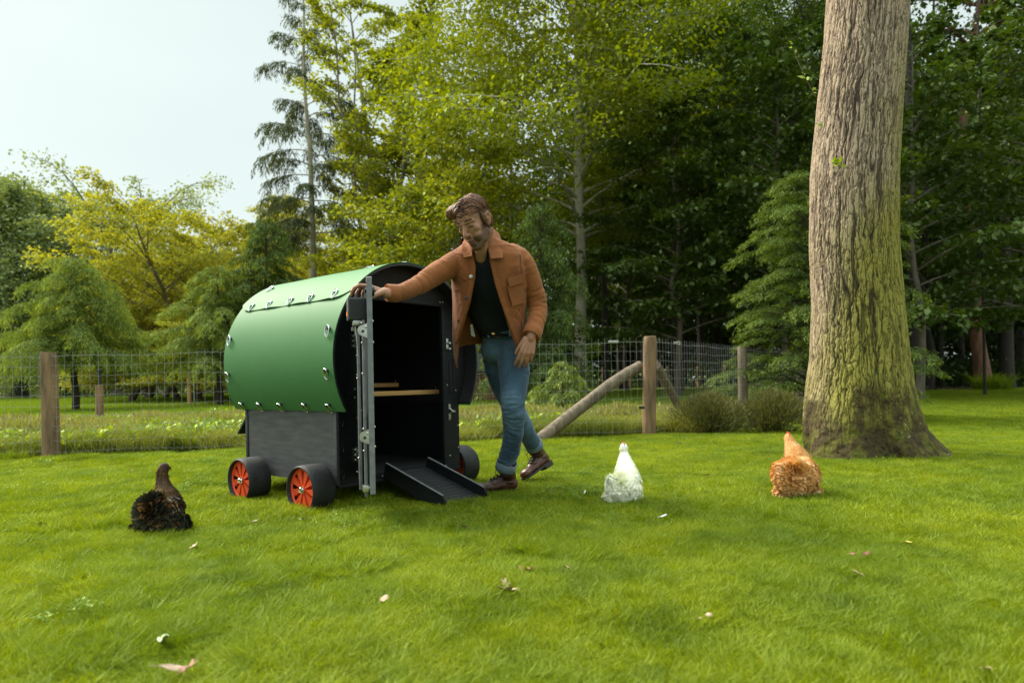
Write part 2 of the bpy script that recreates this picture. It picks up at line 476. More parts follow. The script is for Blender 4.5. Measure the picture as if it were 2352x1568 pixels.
# ------------------------------------------------------------------ grass, as turf tufts set out over the lawn
def blades(rng, n, R, h, w, lean=0.5, round_=True):
    r = R * np.sqrt(rng.random(n)); a = rng.random(n) * 2 * pi
    bx, by = r * np.cos(a), r * np.sin(a)
    hh = h * (0.55 + 0.75 * rng.random(n))
    az = rng.random(n) * 2 * pi
    ln = lean * (0.25 + rng.random(n)) * hh
    # tufted lean: blades near each other lean alike
    az = az * 0.55 + (np.sin(bx * 19 + by * 7) + np.cos(by * 23 - bx * 11)) * 2.0
    dx, dy = np.cos(az) * ln, np.sin(az) * ln
    fa = rng.random(n) * pi
    sx, sy = np.cos(fa) * w / 2, np.sin(fa) * w / 2
    z0 = np.zeros(n)
    B = np.stack([bx, by, z0], 1)
    Mi = B + np.stack([dx * .35, dy * .35, hh * .58], 1)
    T = B + np.stack([dx, dy, hh * 0.93], 1)
    S = np.stack([sx, sy, z0], 1)
    q1 = np.stack([B - S, B + S, Mi + S * .8, Mi - S * .8], 1)
    q2 = np.stack([Mi - S * .8, Mi + S * .8, T + S * .12, T - S * .12], 1)
    rnd = np.clip(rng.random(n) * .92 + (rng.random(n) < .05) * .3, 0, 1)
    return np.concatenate([q1, q2]), np.concatenate([rnd, rnd])
def scatter_stuff(name, patches, pts, pv, rot, scl, m, label=None, cat=None):
    """one object: turf patches plus their planting points; geometry nodes plant the patches"""
    V = np.concatenate([p[0] for p in patches]).reshape(-1, 3)
    rnd = np.concatenate([p[1] for p in patches])
    var = np.concatenate([np.full(len(p[0]) * 4, i, 'f') for i, p in enumerate(patches)])
    nq = len(rnd); nv = len(V); npnt = len(pts)
    me = bpy.data.meshes.new(name)
    me.vertices.add(nv + npnt)
    me.vertices.foreach_set('co', np.concatenate([V, pts]).astype('f').ravel())
    me.loops.add(nq * 4)
    me.loops.foreach_set('vertex_index', np.arange(nq * 4, dtype='i'))
    me.polygons.add(nq)
    me.polygons.foreach_set('loop_start', np.arange(0, nq * 4, 4, dtype='i'))
    me.polygons.foreach_set('loop_total', np.full(nq, 4, 'i'))
    me.update(calc_edges=True)
    def at(n, dom, typ, val, key='value'):
        a = me.attributes.new(n, typ, dom); a.data.foreach_set(key, np.asarray(val, 'f').ravel())
    at('rnd', 'FACE', 'FLOAT', rnd)
    at('variant', 'POINT', 'FLOAT', np.concatenate([var, 100 + pv]))
    z = np.zeros((nv + npnt, 3)); z[nv:] = rot
    at('prot', 'POINT', 'FLOAT_VECTOR', z, 'vector')
    z = np.ones((nv + npnt, 3)); z[nv:] = scl
    at('pscl', 'POINT', 'FLOAT_VECTOR', z, 'vector')
    me.materials.append(m)
    o = link_mesh(name, me)
    ng = bpy.data.node_groups.new(name + '_planting', 'GeometryNodeTree')
    ng.interface.new_socket('Geometry', in_out='INPUT', socket_type='NodeSocketGeometry')
    ng.interface.new_socket('Geometry', in_out='OUTPUT', socket_type='NodeSocketGeometry')
    N, L = ng.nodes, ng.links
    gi, go = N.new('NodeGroupInput'), N.new('NodeGroupOutput')
    jn = N.new('GeometryNodeJoinGeometry')
    def attr(nm, t='FLOAT'):
        a = N.new('GeometryNodeInputNamedAttribute'); a.data_type = t; a.inputs['Name'].default_value = nm
        return a.outputs[0]
    va, pr, ps = attr('variant'), attr('prot', 'FLOAT_VECTOR'), attr('pscl', 'FLOAT_VECTOR')
    def sep(val):
        c = N.new('FunctionNodeCompare'); c.data_type = 'FLOAT'; c.operation = 'EQUAL'
        c.inputs['Epsilon'].default_value = 0.1
        L.new(va, c.inputs[0]); c.inputs[1].default_value = val
        s = N.new('GeometryNodeSeparateGeometry'); s.domain = 'POINT'
        L.new(gi.outputs[0], s.inputs[0]); L.new(c.outputs[0], s.inputs['Selection'])
        return s.outputs[0]
    for i in range(len(patches)):
        ins = N.new('GeometryNodeInstanceOnPoints')
        L.new(sep(100 + i), ins.inputs['Points']); L.new(sep(i), ins.inputs['Instance'])
        e2r = N.new('FunctionNodeEulerToRotation')
        L.new(pr, e2r.inputs[0]); L.new(e2r.outputs[0], ins.inputs['Rotation'])
        L.new(ps, ins.inputs['Scale'])
        L.new(ins.outputs[0], jn.inputs[0])
    L.new(jn.outputs[0], go.inputs[0])
    md = o.modifiers.new('planting', 'NODES'); md.node_group = ng
    return tag(o, label, cat, kind='stuff')

LAWN = [tuple(F0 - FD * 26), tuple(F1)] + [tuple(p) for p in BACK[:-1]]
def plant(name, rng, zones, region, m, label, cat, zfun=None):
    """zones: list of (ymin, ymax, spacing, patch variants, patch radius)"""
    patches, P_, V_, R_, S_ = [], [], [], [], []
    for (y0, y1, sp, vars_, hs) in zones:
        k0 = len(patches); patches += vars_
        xs = np.arange(-y1 * .9 - 2, y1 * .9 + 2, sp); ys = np.arange(y0, y1, sp)
        X, Y = np.meshgrid(xs, ys)
        X = X.ravel() + rng.uniform(-.3, .3, X.size) * sp; Y = Y.ravel() + rng.uniform(-.3, .3, X.size) * sp
        k = in_view(X, Y) & region(X, Y)
        X, Y = X[k], Y[k]
        n = len(X)
        P_.append(np.stack([X, Y, np.full(n, .004)], 1))
        V_.append(rng.integers(k0, len(patches), n))
        r = np.zeros((n, 3)); r[:, 2] = rng.random(n) * 2 * pi
        R_.append(r)
        nz = np.array([noise.noise(Vector((x * .9, y * .9, 3.3))) for x, y in zip(X, Y)])
        nz2 = np.array([noise.noise(Vector((x * 3.1, y * 3.1, 7.3))) for x, y in zip(X, Y)])
        s = np.ones((n, 3)); s[:, 2] = hs * (1 + .30 * nz + .45 * nz2 + rng.uniform(-.1, .1, n))
        S_.append(s)
    return scatter_stuff(name, patches, np.concatenate(P_), np.concatenate(V_).astype('f'), np.concatenate(R_), np.concatenate(S_), m, label, cat)
rng = np.random.default_rng(5)
COOP_O, COOP_YAW = Vector((-0.927, 3.511, 0)), 0.8857
def lawn_region(x, y):
    k = in_poly(x, y, LAWN)
    return k
near = [blades(rng, 5600, .17, .030, .0030, .9), blades(rng, 5600, .17, .037, .0030, .6), blades(rng, 4800, .17, .046, .0028, 1.1)]
mid = [blades(rng, 4200, .26, .031, .0044, .9), blades(rng, 4200, .26, .038, .0044, .6), blades(rng, 3600, .26, .046, .0042, 1.1)]
far = [blades(rng, 3000, .55, .042, .0095, .6) for _ in range(2)]
plant('grass', rng, [(1.15, 2.9, .125, near, 1.0), (2.7, 7.9, .20, mid, 1.0), (7.6, 24, .42, far, 1.0)], lawn_region,
      M['grass'], 'soft bright green mown lawn grass covering the foreground', 'grass')

# ------------------------------------------------------------------ rough grass beyond the fence
def rough_region(x, y):
    d = (x - F0.x) * FN.x + (y - F0.y) * FN.y
    s = (x - F1.x) * SD.y - (y - F1.y) * SD.x        # >0 right of the side fence
    left = (d > .30) & ((x < F1.x) | (s < 0.3))
    return left & (y < 14.5)
rg = [blades(rng, 1100, .30, .17, .006, 1.2) for _ in range(3)]
rg2 = [blades(rng, 900, .34, .10, .009, 1.2) for _ in range(3)]
plant('rough_grass', rng, [(6.5, 9.5, .22, rg, 1.0), (9.3, 14.5, .26, rg2, 1.0)], rough_region, M['rough_grass'],
      'tall olive and straw coloured rough grass behind the wire fence', 'grass')
mg = [blades(rng, 1300, 1.2, .11, .022, .5) for _ in range(2)]
plant('meadow_grass', rng, [(13.6, 44, 1.0, mg, 1.0)], lambda x, y: in_poly(x, y, [(-60, 13.5), (F2.x + 1.0, 13.5), (17.5, 31.0), (-60, 62)]),
      M['meadow_grass'], 'bright mown grass of the far paddock', 'grass')

# broad leaved weeds just behind the fence
def rosette(rng, n, R, size):
    C, D, Nn, l, w = [], [], [], [], []
    for i in range(n):
        c = np.array([*(rng.uniform(-R, R, 2)), 0.0])
        k = rng.integers(5, 10); a0 = rng.random() * 6
        for j in range(k):
            a = a0 + j * 2.4; el = rng.uniform(.25, 1.1)
            d = np.array([cos(a) * cos(el), sin(a) * cos(el), sin(el)])
            C.append(c + d * .02 + np.array([0, 0, rng.uniform(.03, .17)])); D.append(d); Nn.append([rng.normal() * .3, rng.normal() * .3, 1]); s = size * rng.uniform(.6, 1.25); l.append(s); w.append(s * .5)
    V = cards(np.array(C), np.array(D), np.array(Nn), l, w, .5)
    return V, rng.random(len(V))
rng = np.random.default_rng(9)
ros = [rosette(rng, 8, .28, .060), rosette(rng, 7, .28, .082), rosette(rng, 8, .28, .05)]
pp, = [[]]
for i in range(1500):
    x = rng.uniform(-7.5, 1.6); d = abs(rng.normal()) * 2.1 + .25
    q = F0 + FD * (x - F0.x) + FN * d
    dens = .38 + 1.3 * noise.noise(Vector((q.x * .8, q.y * 1.1, 0)))
    wgt = 1.0 if q.x < -1 else .22
    if rng.random() < (dens * 2.4) * wgt * (1 if d < 1.2 else .55) and (q.x < F1.x - .1): pp.append((q.x, q.y, .01))
pp = np.array(pp); n = len(pp)
r_ = np.zeros((n, 3)); r_[:, 2] = rng.random(n) * 6; s_ = np.ones((n, 3)) * rng.uniform(.6, 1.3, (n, 1))
scatter_stuff('broad_leaf_weeds', ros, pp, rng.integers(0, 3, n).astype('f'), r_, s_, M['weed'], 'yellow green broad leaved weeds along the foot of the wire fence', 'weeds')

# far heath: low dusky shrubs in the rough ground
def sprigs(rng, n, R, H, l, w):
    a = rng.random(n) * 2 * pi; el = np.abs(rng.normal(.9, .45, n)); rr = rng.random(n) ** .6
    D = np.stack([np.cos(a) * np.cos(el), np.sin(a) * np.cos(el), np.abs(np.sin(el)) + .15], 1)
    C = D * rr[:, None] * np.array([R, R, H])
    C[:, 2] = np.abs(C[:, 2])
    D2 = D + rng.normal(0, .35, (n, 3)); D2[:, 2] = np.abs(D2[:, 2]) + .4
    V = cards(C, D2, rng.normal(0, 1, (n, 3)), l * rng.uniform(.6, 1.3, n), w, .5)
    return V, np.clip(rr * .6 + rng.random(n) * .4, 0, 1)
rng = np.random.default_rng(19)
sp_ = [sprigs(rng, 420, .3, .15, .07, .013) for _ in range(3)]
X = rng.uniform(-12, 4, 3000); Y = rng.uniform(7.3, 13.0, 3000)
nz = np.array([noise.noise(Vector((x * .5, y * .8, 1))) for x, y in zip(X, Y)])
k = rough_region(X, Y) & in_view(X, Y) & (nz > -.18) & (((X - F0.x) * FN.x + (Y - F0.y) * FN.y) > 1.0)
X, Y = X[k], Y[k]; n = len(X)
r_ = np.zeros((n, 3)); r_[:, 2] = rng.random(n) * 6; s_ = np.ones((n, 3)) * (rng.uniform(.6, 1.25, n) * np.clip(1.9 - Y * .105, .5, 1.2) * (1 + .8 * np.array([noise.noise(Vector((x * 1.7, y * 1.7, 5))) for x, y in zip(X, Y)])))[:, None]
scatter_stuff('heath', sp_, np.stack([X, Y, np.zeros(n)], 1), rng.integers(0, 3, n).astype('f'), r_, s_, M['heath'],
              'low dusky heather and dry stalks in the rough ground behind the fence', 'heath')

# small clover and daisy rosettes in the lawn
rng = np.random.default_rng(29)
cl_ = [rosette(rng, 14, .07, .017), rosette(rng, 10, .05, .022)]
X = rng.uniform(-6, 6, 1500); Y = rng.uniform(1.3, 7, 1500)
k = in_view(X, Y) & in_poly(X, Y, LAWN) & (np.array([noise.noise(Vector((x * 1.1, y * 1.1, 4))) for x, y in zip(X, Y)]) > .24)
X, Y = X[k], Y[k]; n = len(X)
r_ = np.zeros((n, 3)); r_[:, 2] = rng.random(n) * 6; s_ = np.ones((n, 3)) * rng.uniform(.7, 1.2, (n, 1)); s_[:, 2] *= .35
scatter_stuff('clover', cl_, np.stack([X, Y, np.full(n, .012)], 1), rng.integers(0, 2, n).astype('f'), r_, s_, M['clover'], 'grey green clover patches growing through the lawn', 'clover')

# heather shrubs beside the side fence
def shrub(px, py, Y, R, H, lab, seed):
    rg = np.random.default_rng(seed)
    V, r = sprigs(rg, 5200, R, H, .075, .010)
    o = quad_mesh('heather_shrub', V, r, M['heather'])
    g = G(px, py); o.location = (g.x, g.y, 0)
    tag(o, lab, 'shrub', 'heather shrubs beside the side fence')
shrub(1628, 1000, 7.4, .50, .40, 'olive brown heather shrub between the corner post and the second post', 1)
shrub(1775, 1000, 7.4, .46, .42, 'olive brown heather shrub between the second post and the big oak', 2)
# ferny weeds right of the oak at the forest edge, grass tufts
def tuft(px, py, R, H, n, lab, m='grass', w=.006, seed=3, name='grass_tuft', cat='grass tuft', grp=None):
    rg = np.random.default_rng(seed)
    V, r = blades(rg, n, R, H, w, 1.1)
    o = quad_mesh(name, V, r * .6, M[m]); g = G(px, py); o.location = (g.x, g.y, 0.004)
    tag(o, lab, cat, grp)
tuft(118, 1046, .17, .16, 420, 'long dark grass tuft at the foot of the left fence post', seed=3)
tuft(30, 1062, .13, .11, 260, 'small dark grass tuft at the left edge of the photo', seed=4)
tuft(1135, 1010, .16, .13, 380, 'arching grass tuft at the fence behind the walking man', seed=5)
tuft(1262, 1000, .18, .12, 380, 'grass tuft round the foot of the slanting timber brace', seed=6)
tuft(2280, 897, .55, .55, 700, 'tall leafy green clump at the wood edge right of the big oak', w=.02, seed=7)
tuft(1925, 1052, .22, .10, 420, 'grass tuft growing against the left foot of the big oak', seed=8)
tuft(2060, 1062, .25, .08, 420, 'grass tuft growing against the front of the big oak', seed=12)
# ================================================================== trees
def bez(p0, p1, p2, n):
    t = np.linspace(0, 1, n)[:, None]
    return (1 - t) ** 2 * p0 + 2 * t * (1 - t) * p1 + t * t * p2
def A3(*a): return np.array(a, float)
def make_tree(name, seed, h, r0, R, base, n1, leaves, lsize, leafm, barkm, lean=(0, 0), rise=0.35, flat=0.35, prof='round', stems=1,
              clump=0.35, spread=1.0, n2=7, asym=None, limb=1.0, tipbias=0.0, sc=1.0, jit=.012):
    """broadleaf tree: trunk with limbs, and a crown of leaves carried in sprays"""
    rg = np.random.default_rng(seed)
    root = empty(name)
    tb = MB()
    twigs = []          # (p0, p1, w)
    stems_l = []
    for s in range(stems):
        off = A3(0, 0, 0) if stems == 1 else A3(*(rg.normal(0, .10 * stems, 2)), 0)
        top = A3(lean[0], lean[1], h * (1 if s == 0 else rg.uniform(.75, 1)))
        if stems > 1: top[:2] += off[:2] * 5 + rg.normal(0, R * .25, 2)
        n = 9
        pts = [off + (top - off) * (i / (n - 1)) + (A3(*rg.normal(0, jit * h, 2), 0) if 0 < i < n - 1 else 0) for i in range(n)]
        rads = [r0 * (1 if s == 0 else .7) * (1.25 if i == 0 else 1) * (1 - .86 * i / (n - 1)) for i in range(n)]
        pts[0][2] -= .05
        tb.tube(pts, rads, 9)
        stems_l.append((np.array(pts), rads))
    ga = rg.random() * 6
    for i in range(n1):
        t = base + (1 - base) * ((i + rg.random()) / n1) ** .92
        pts, rads = stems_l[i % stems]
        k = t * (len(pts) - 1); a = int(min(k, len(pts) - 2)); fr = k - a
        p = pts[a] * (1 - fr) + pts[a + 1] * fr
        u = (t - base) / (1 - base)
        if prof == 'round': L = R * (sin(pi * min(1, u * .82 + .20)) ** .6)
        elif prof == 'cone': L = R * (1 - u) ** .8 + .15 * R
        elif prof == 'vase': L = R * (.45 + .75 * u) * (1 - .35 * max(0, u - .8) / .2)
        else: L = R * (1 - .55 * u ** 2)
        L *= rg.uniform(.7, 1.15)
        ga += 2.4 + rg.normal(0, .3)
        d = A3(cos(ga), sin(ga), 0)
        if asym is not None: L *= 1 + .35 * (d[0] * asym[0] + d[1] * asym[1])
        up = rise + .5 * u * (1 if prof != 'cone' else .2)
        p1 = p + d * L * .5 + A3(0, 0, L * up * .8)
        p2 = p + d * L + A3(0, 0, L * up * .9 - flat * L * .3)
        c = bez(p, p1, p2, 7)
        rb = max(.012, r0 * .34 * (1 - .7 * u) * limb)
        tb.tube(c, [rb * (1 - .85 * q / 6) for q in range(7)], 5, cap=False)
        for j in range(n2):
            s = .22 + .78 * (j + rg.random()) / n2
            q = s * 6; a2 = int(min(q, 5)); fr = q - a2
            b = c[a2] * (1 - fr) + c[a2 + 1] * fr
            dd = c[min(a2 + 1, 6)] - c[a2]; dd /= np.linalg.norm(dd) + 1e-9
            sg = 1 if j % 2 else -1
            an = sg * rg.uniform(.5, 1.15)
            e = A3(dd[0] * cos(an) - dd[1] * sin(an), dd[0] * sin(an) + dd[1] * cos(an), dd[2] * .5 + rg.normal(0, .22) - .05)
            l2 = L * rg.uniform(.22, .42) * (1.15 - .5 * s) * spread
            e2 = b + e * l2
            twigs.append((b, e2, l2))
            tb.tube([b, (b + e2) / 2 + A3(0, 0, .04 * l2), e2], [rb * .3, rb * .2, rb * .06 + .002], 3, cap=False)
        twigs.append((c[4], c[6], L * .35))
    tb.build('trunk', M[barkm], root, angle=60)
    B = np.array([t[0] for t in twigs]); E = np.array([t[1] for t in twigs]); W = np.array([t[2] for t in twigs])
    idx = rg.choice(len(twigs), leaves, p=W / W.sum())
    keep = rg.random(len(twigs)) > .06
    idx = idx[keep[idx]]
    n = len(idx)
    s = rg.random(n) ** (.8 - tipbias * .3)
    D = nrm(E[idx] - B[idx])
    cl = np.minimum(W[idx], 1.2 * R * .3)[:, None] * clump
    off = rg.normal(0, 1, (n, 3)) * cl * A3(1, 1, flat)
    C = B[idx] + (E[idx] - B[idx]) * (s * 1.12)[:, None] + off
    C[:, 2] -= np.linalg.norm(off[:, :2], axis=1) * .25
    LD = nrm(D * .6 + rg.normal(0, .6, (n, 3)) + A3(0, 0, -.25))
    LN = nrm(A3(0, 0, 1) + rg.normal(0, .55, (n, 3)))
    twr = rg.random(len(twigs))
    hz = (C[:, 2] - C[:, 2].min()) / (np.ptp(C[:, 2]) + 1e-6)
    rad = np.linalg.norm(C[:, :2], axis=1) / R
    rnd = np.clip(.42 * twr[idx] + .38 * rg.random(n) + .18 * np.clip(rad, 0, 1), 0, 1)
    sz = lsize * rg.uniform(.6, 1.25, n)
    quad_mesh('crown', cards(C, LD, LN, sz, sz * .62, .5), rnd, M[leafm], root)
    root.scale = (sc, sc, sc)
    return root
def make_conifer(name, seed, h, r0, R, base, n1, leaves, nl, nw, leafm, barkm, droop=.5, lean=(0, 0), up=.1, sparse=0, prof=.85, tipd=.35, bare=0.0):
    """hemlock or spruce: sweeping limbs carrying drooping sprays of needles"""
    rg = np.random.default_rng(seed)
    root = empty(name)
    tb = MB()
    n = 10
    pts = np.array([A3(lean[0] * (i / 9) ** 1.3, lean[1] * (i / 9), h * i / 9) + (A3(*rg.normal(0, .006 * h, 2), 0) if 0 < i < 9 else 0) for i in range(n)])
    pts[0][2] -= .05
    tb.tube(pts, [r0 * (1 - .9 * i / 9) for i in range(n)], 9)
    tw = []
    ga = rg.random() * 6
    for i in range(n1):
        u = (i + rg.random() * .8) / n1
        t = base + (1 - base) * u
        k = t * 9; a = int(min(k, 8)); p = pts[a] * (1 - k + a) + pts[a + 1] * (k - a)
        L = R * ((1 - u) ** prof * .93 + .09) * rg.uniform(.62, 1.2)
        if sparse and rg.random() < sparse: continue
        ga += 2.4 + rg.normal(0, .25)
        d = A3(cos(ga), sin(ga), 0)
        p1 = p + d * L * .55 + A3(0, 0, L * (up + .25 * u))
        p2 = p + d * L + A3(0, 0, L * (up * .6 - droop * .55 + .15 * u))
        c = bez(p, p1, p2, 8)
        rb = max(.006, r0 * .2 * (1 - u * .7))
        tb.tube(c, [rb * (1 - .85 * q / 7) for q in range(8)], 4, cap=False)
        m = max(4, int(15 * L / R) + 3)
        for j in range(m):
            s = bare + (1 - bare) * (.08 + .92 * (j + rg.random()) / m)
            q = s * 7; a2 = int(min(q, 6)); b = c[a2] * (1 - q + a2) + c[a2 + 1] * (q - a2)
            dd = c[min(a2 + 1, 7)] - c[a2]; dd /= np.linalg.norm(dd) + 1e-9
            an = (1 if j % 2 else -1) * rg.uniform(.45, .95)
            e = A3(dd[0] * cos(an) - dd[1] * sin(an), dd[0] * sin(an) + dd[1] * cos(an), dd[2] * .6)
            l2 = L * rg.uniform(.18, .34) * (1.2 - .7 * s) + .05 * R
            mid = b + e * l2 * .55
            en = b + e * l2 * .9 + A3(0, 0, -l2 * tipd * rg.uniform(.6, 1.6))
            tw.append((b, mid, en, s))
    tb.build('trunk', M[barkm], root, angle=60)
    B = np.array([t[0] for t in tw]); Mi = np.array([t[1] for t in tw]); E = np.array([t[2] for t in tw]); S = np.array([t[3] for t in tw])
    W = np.linalg.norm(E - B, axis=1)
    idx = rg.choice(len(tw), leaves, p=W / W.sum()); n = leaves
    s = rg.random(n)[:, None]
    C = (1 - s) ** 2 * B[idx] + 2 * s * (1 - s) * Mi[idx] + s * s * E[idx]
    T = nrm(2 * (1 - s) * (Mi[idx] - B[idx]) + 2 * s * (E[idx] - Mi[idx]))
    side = nrm(np.cross(T, A3(0, 0, 1))) * rg.choice([-1, 1], n)[:, None]
    C = C + rg.normal(0, .02 * R, (n, 3)) * A3(1, 1, .6) + side * (nl * .3 * rg.random((n, 1)))
    LD = nrm(T * .9 + side * .75 + A3(0, 0, -.25 - .5 * tipd) + rg.normal(0, .22, (n, 3)))
    LN = nrm(A3(0, 0, 1) + rg.normal(0, .45, (n, 3)))
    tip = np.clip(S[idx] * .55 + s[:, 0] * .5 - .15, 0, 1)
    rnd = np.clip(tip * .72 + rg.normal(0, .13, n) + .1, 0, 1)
    sz = nl * rg.uniform(.6, 1.3, n)
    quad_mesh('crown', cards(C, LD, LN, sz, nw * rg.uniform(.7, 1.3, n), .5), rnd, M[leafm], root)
    return root
def put(o, px, Y, label, group=None, rz=0.0, cat='tree', sc=None, z=0.0):
    u, _ = ray(px, 880)
    o.location = (u * Y, Y, z)
    o.rotation_euler[2] = rz
    if sc: o.scale = (sc[0], sc[0], sc[1]) if hasattr(sc, '__len__') else (sc, sc, sc)
    return tag(o, label, cat, group)

GL = 'trees beyond the paddock on the left'
# ---- left side, far to near
t = make_tree('broadleaf_tree', 11, 14.5, .45, 6.2, .10, 70, 62000, .26, 'leaf_greygreen_haze', 'bark_dark', prof='round', clump=.5, flat=.55, n2=8)
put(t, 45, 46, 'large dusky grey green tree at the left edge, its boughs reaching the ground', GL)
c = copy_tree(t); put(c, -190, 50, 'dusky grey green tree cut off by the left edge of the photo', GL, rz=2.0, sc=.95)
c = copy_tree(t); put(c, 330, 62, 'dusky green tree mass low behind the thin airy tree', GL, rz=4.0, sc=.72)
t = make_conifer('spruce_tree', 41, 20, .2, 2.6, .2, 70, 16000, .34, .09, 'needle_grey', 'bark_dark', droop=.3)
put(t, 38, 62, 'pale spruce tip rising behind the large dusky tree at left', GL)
t = make_tree('airy_tree', 12, 12.0, .42, 5.0, .30, 34, 9500, .25, 'leaf_greygreen_haze', 'bark', prof='vase', clump=.34, rise=.75, flat=.6, stems=2, spread=.9, n2=9, limb=1.3)
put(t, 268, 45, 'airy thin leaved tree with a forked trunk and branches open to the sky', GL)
t = make_tree('broadleaf_tree', 13, 13, .3, 4.4, .15, 60, 30000, .30, 'leaf_greygreen_haze', 'bark_dark', clump=.5, flat=.6)
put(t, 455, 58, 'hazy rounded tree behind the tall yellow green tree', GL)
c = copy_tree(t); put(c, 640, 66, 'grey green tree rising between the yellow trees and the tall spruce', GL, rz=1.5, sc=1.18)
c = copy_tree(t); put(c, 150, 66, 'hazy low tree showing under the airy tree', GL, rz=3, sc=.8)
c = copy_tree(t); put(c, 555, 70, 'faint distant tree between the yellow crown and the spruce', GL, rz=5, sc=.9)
t = make_tree('yellow_beech', 14, 7.4, .16, 3.6, .12, 74, 46000, .15, 'leaf_yellow', 'bark', prof='dome', clump=.34, flat=.20, rise=.30, stems=3, n2=9)
put(t, 450, 29, 'yellow green beech in tiers, the tallest of the yellow trees', GL)
c = copy_tree(t); put(c, 285, 27, 'low yellow green beech between the drooping hemlock and the tallest yellow one', GL, rz=2.2, sc=(.72, .52))
c = copy_tree(t); put(c, 345, 33, 'yellow green beech filling in left of the tallest yellow one', GL, rz=3.3, sc=(.95, .92))
c = copy_tree(t); put(c, 575, 36, 'yellow green beech rising just left of the bare spruce trunk', GL, rz=5.3, sc=(.95, 1.12))
c = copy_tree(t); put(c, 520, 24, 'yellow green beech low behind the green coop roof', GL, rz=4.1, sc=(.62, .45))
t = make_conifer('drooping_hemlock', 21, 4.15, .10, 2.15, .30, 66, 62000, .105, .019, 'needle_light', 'bark_dark', droop=.35, tipd=.8, prof=.62, up=.22)
put(t, 172, 18, 'round light tipped hemlock behind the left fence post', GL)
t = make_conifer('drooping_hemlock', 22, 5.9, .12, 1.85, .22, 70, 60000, .11, .020, 'needle', 'bark_dark', droop=.35, tipd=.7, prof=.55, up=.22)
put(t, 612, 21, 'dark hemlock directly behind the left end of the coop', GL)
t = make_conifer('drooping_hemlock', 23, 4.2, .10, 2.0, .28, 58, 50000, .11, .020, 'needle_light', 'bark_dark', droop=.35, tipd=.6, prof=.6, up=.22)
put(t, 505, 20, 'lighter hemlock touching the left edge of the coop roof', GL)
t = make_conifer('tall_spruce', 24, 18.6, .19, 2.8, .36, 70, 21000, .24, .034, 'needle_grey', 'bark_pale', droop=.30, tipd=.9, lean=(-.70, 0), prof=.75, up=.06, sparse=.34, bare=.18)
put(t, 736, 28, 'tall sparse spruce with a bare pale trunk, standing against the sky', GL)

GM = 'broadleaf trees behind the coop'
t = make_tree('young_beech', 31, 12.2, .2, 3.4, .10, 66, 46000, .155, 'leaf_yellow', 'bark', prof='round', clump=.42, flat=.28, n2=8)
put(t, 665, 41, 'yellowish tree rising behind the bare spruce trunk', GM)
c = copy_tree(t); put(c, 800, 31, 'yellow green tree low behind the coop ridge', GM, rz=2.6, sc=(.72, .56))
t = make_tree('tall_beech', 32, 16.5, .16, 2.3, .16, 72, 27000, .15, 'leaf_lime', 'bark', prof='dome', clump=.36, flat=.3, rise=.8, stems=4, n2=8)
put(t, 893, 27, 'tall many stemmed beech with sky showing between its stems', GM)
c = copy_tree(t); put(c, 985, 31, 'tall beech whose crown closes up left of the central tree', GM, rz=1.9, sc=(1.6, 1.15))
c = copy_tree(t); put(c, 960, 34, 'slim beech between the two tall many stemmed ones', GM, rz=3.6, sc=(.8, .95))
t = make_tree('understorey_tree', 33, 7.5, .09, 2.9, .06, 60, 34000, .125, 'leaf_lime', 'bark', prof='dome', clump=.36, flat=.22, stems=2)
put(t, 1010, 21, 'leafy green young tree directly behind the man and coop roof', GM)
c = copy_tree(t); put(c, 880, 23, 'leafy green young tree over the crown of the coop roof', GM, rz=2.1, sc=(1.0, .8))
t = make_tree('central_beech', 34, 17.2, .215, 5.3, .30, 90, 100000, .14, 'leaf_bright', 'bark_pale', prof='dome', clump=.36, flat=.24, rise=.28, lean=(.1, 0), jit=.002, n2=9, asym=(-.5, -.6), limb=.8)
put(t, 1334, 22.5, 'large bright green beech with a straight pale trunk in the centre', GM)
t = make_conifer('drooping_hemlock', 25, 4.75, .09, 1.35, .08, 90, 42000, .085, .017, 'needle', 'bark_dark', droop=.3, tipd=1.0, prof=.55, up=.3)
put(t, 1245, 15.5, 'hemlock with pale hanging tips just behind the shoulder of the man', GM)
t = make_conifer('drooping_hemlock', 26, 1.0, .05, .85, .1, 30, 7000, .085, .018, 'needle_light', 'bark_dark', droop=.5, tipd=.7)
put(t, 1290, 11.5, 'small low hemlock behind the wire left of the corner post', GM)
t = make_conifer('drooping_hemlock', 27, 3.55, .10, 1.42, .03, 125, 110000, .055, .0095, 'needle_tips', 'bark_dark', droop=.10, tipd=.25, prof=.45, up=.42)
put(t, 1878, 9.6, 'hemlock with long feathery light green tips beside the big oak trunk', 'hemlocks near the lawn')

# ---- the dark wood on the right
GR = 'trees of the dark wood'
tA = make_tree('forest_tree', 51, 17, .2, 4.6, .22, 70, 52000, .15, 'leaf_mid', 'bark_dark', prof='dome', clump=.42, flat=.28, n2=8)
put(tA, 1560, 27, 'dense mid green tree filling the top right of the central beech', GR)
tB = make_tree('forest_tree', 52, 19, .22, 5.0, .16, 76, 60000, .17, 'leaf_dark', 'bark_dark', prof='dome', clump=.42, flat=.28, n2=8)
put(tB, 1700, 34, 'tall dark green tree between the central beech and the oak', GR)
tC = make_tree('forest_sapling', 53, 9, .10, 2.6, .18, 46, 15000, .17, 'leaf_mid', 'bark', prof='dome', clump=.30, flat=.16, n2=7, rise=.2)
put(tC, 1556, 20, 'slender forest sapling with a sunlit lower stem behind the side fence', GR)
c = copy_tree(tC); put(c, 1800, 19, 'slender sapling with drooping tiers left of the oak', GR, rz=2, sc=1.1)
c = copy_tree(tC); put(c, 2110, 16, 'leafy sapling directly right of the oak trunk', GR, rz=1, sc=.95)
c = copy_tree(tC); put(c, 2400, 18, 'leafy sapling at the right edge of the photo', GR, rz=4, sc=1.15)
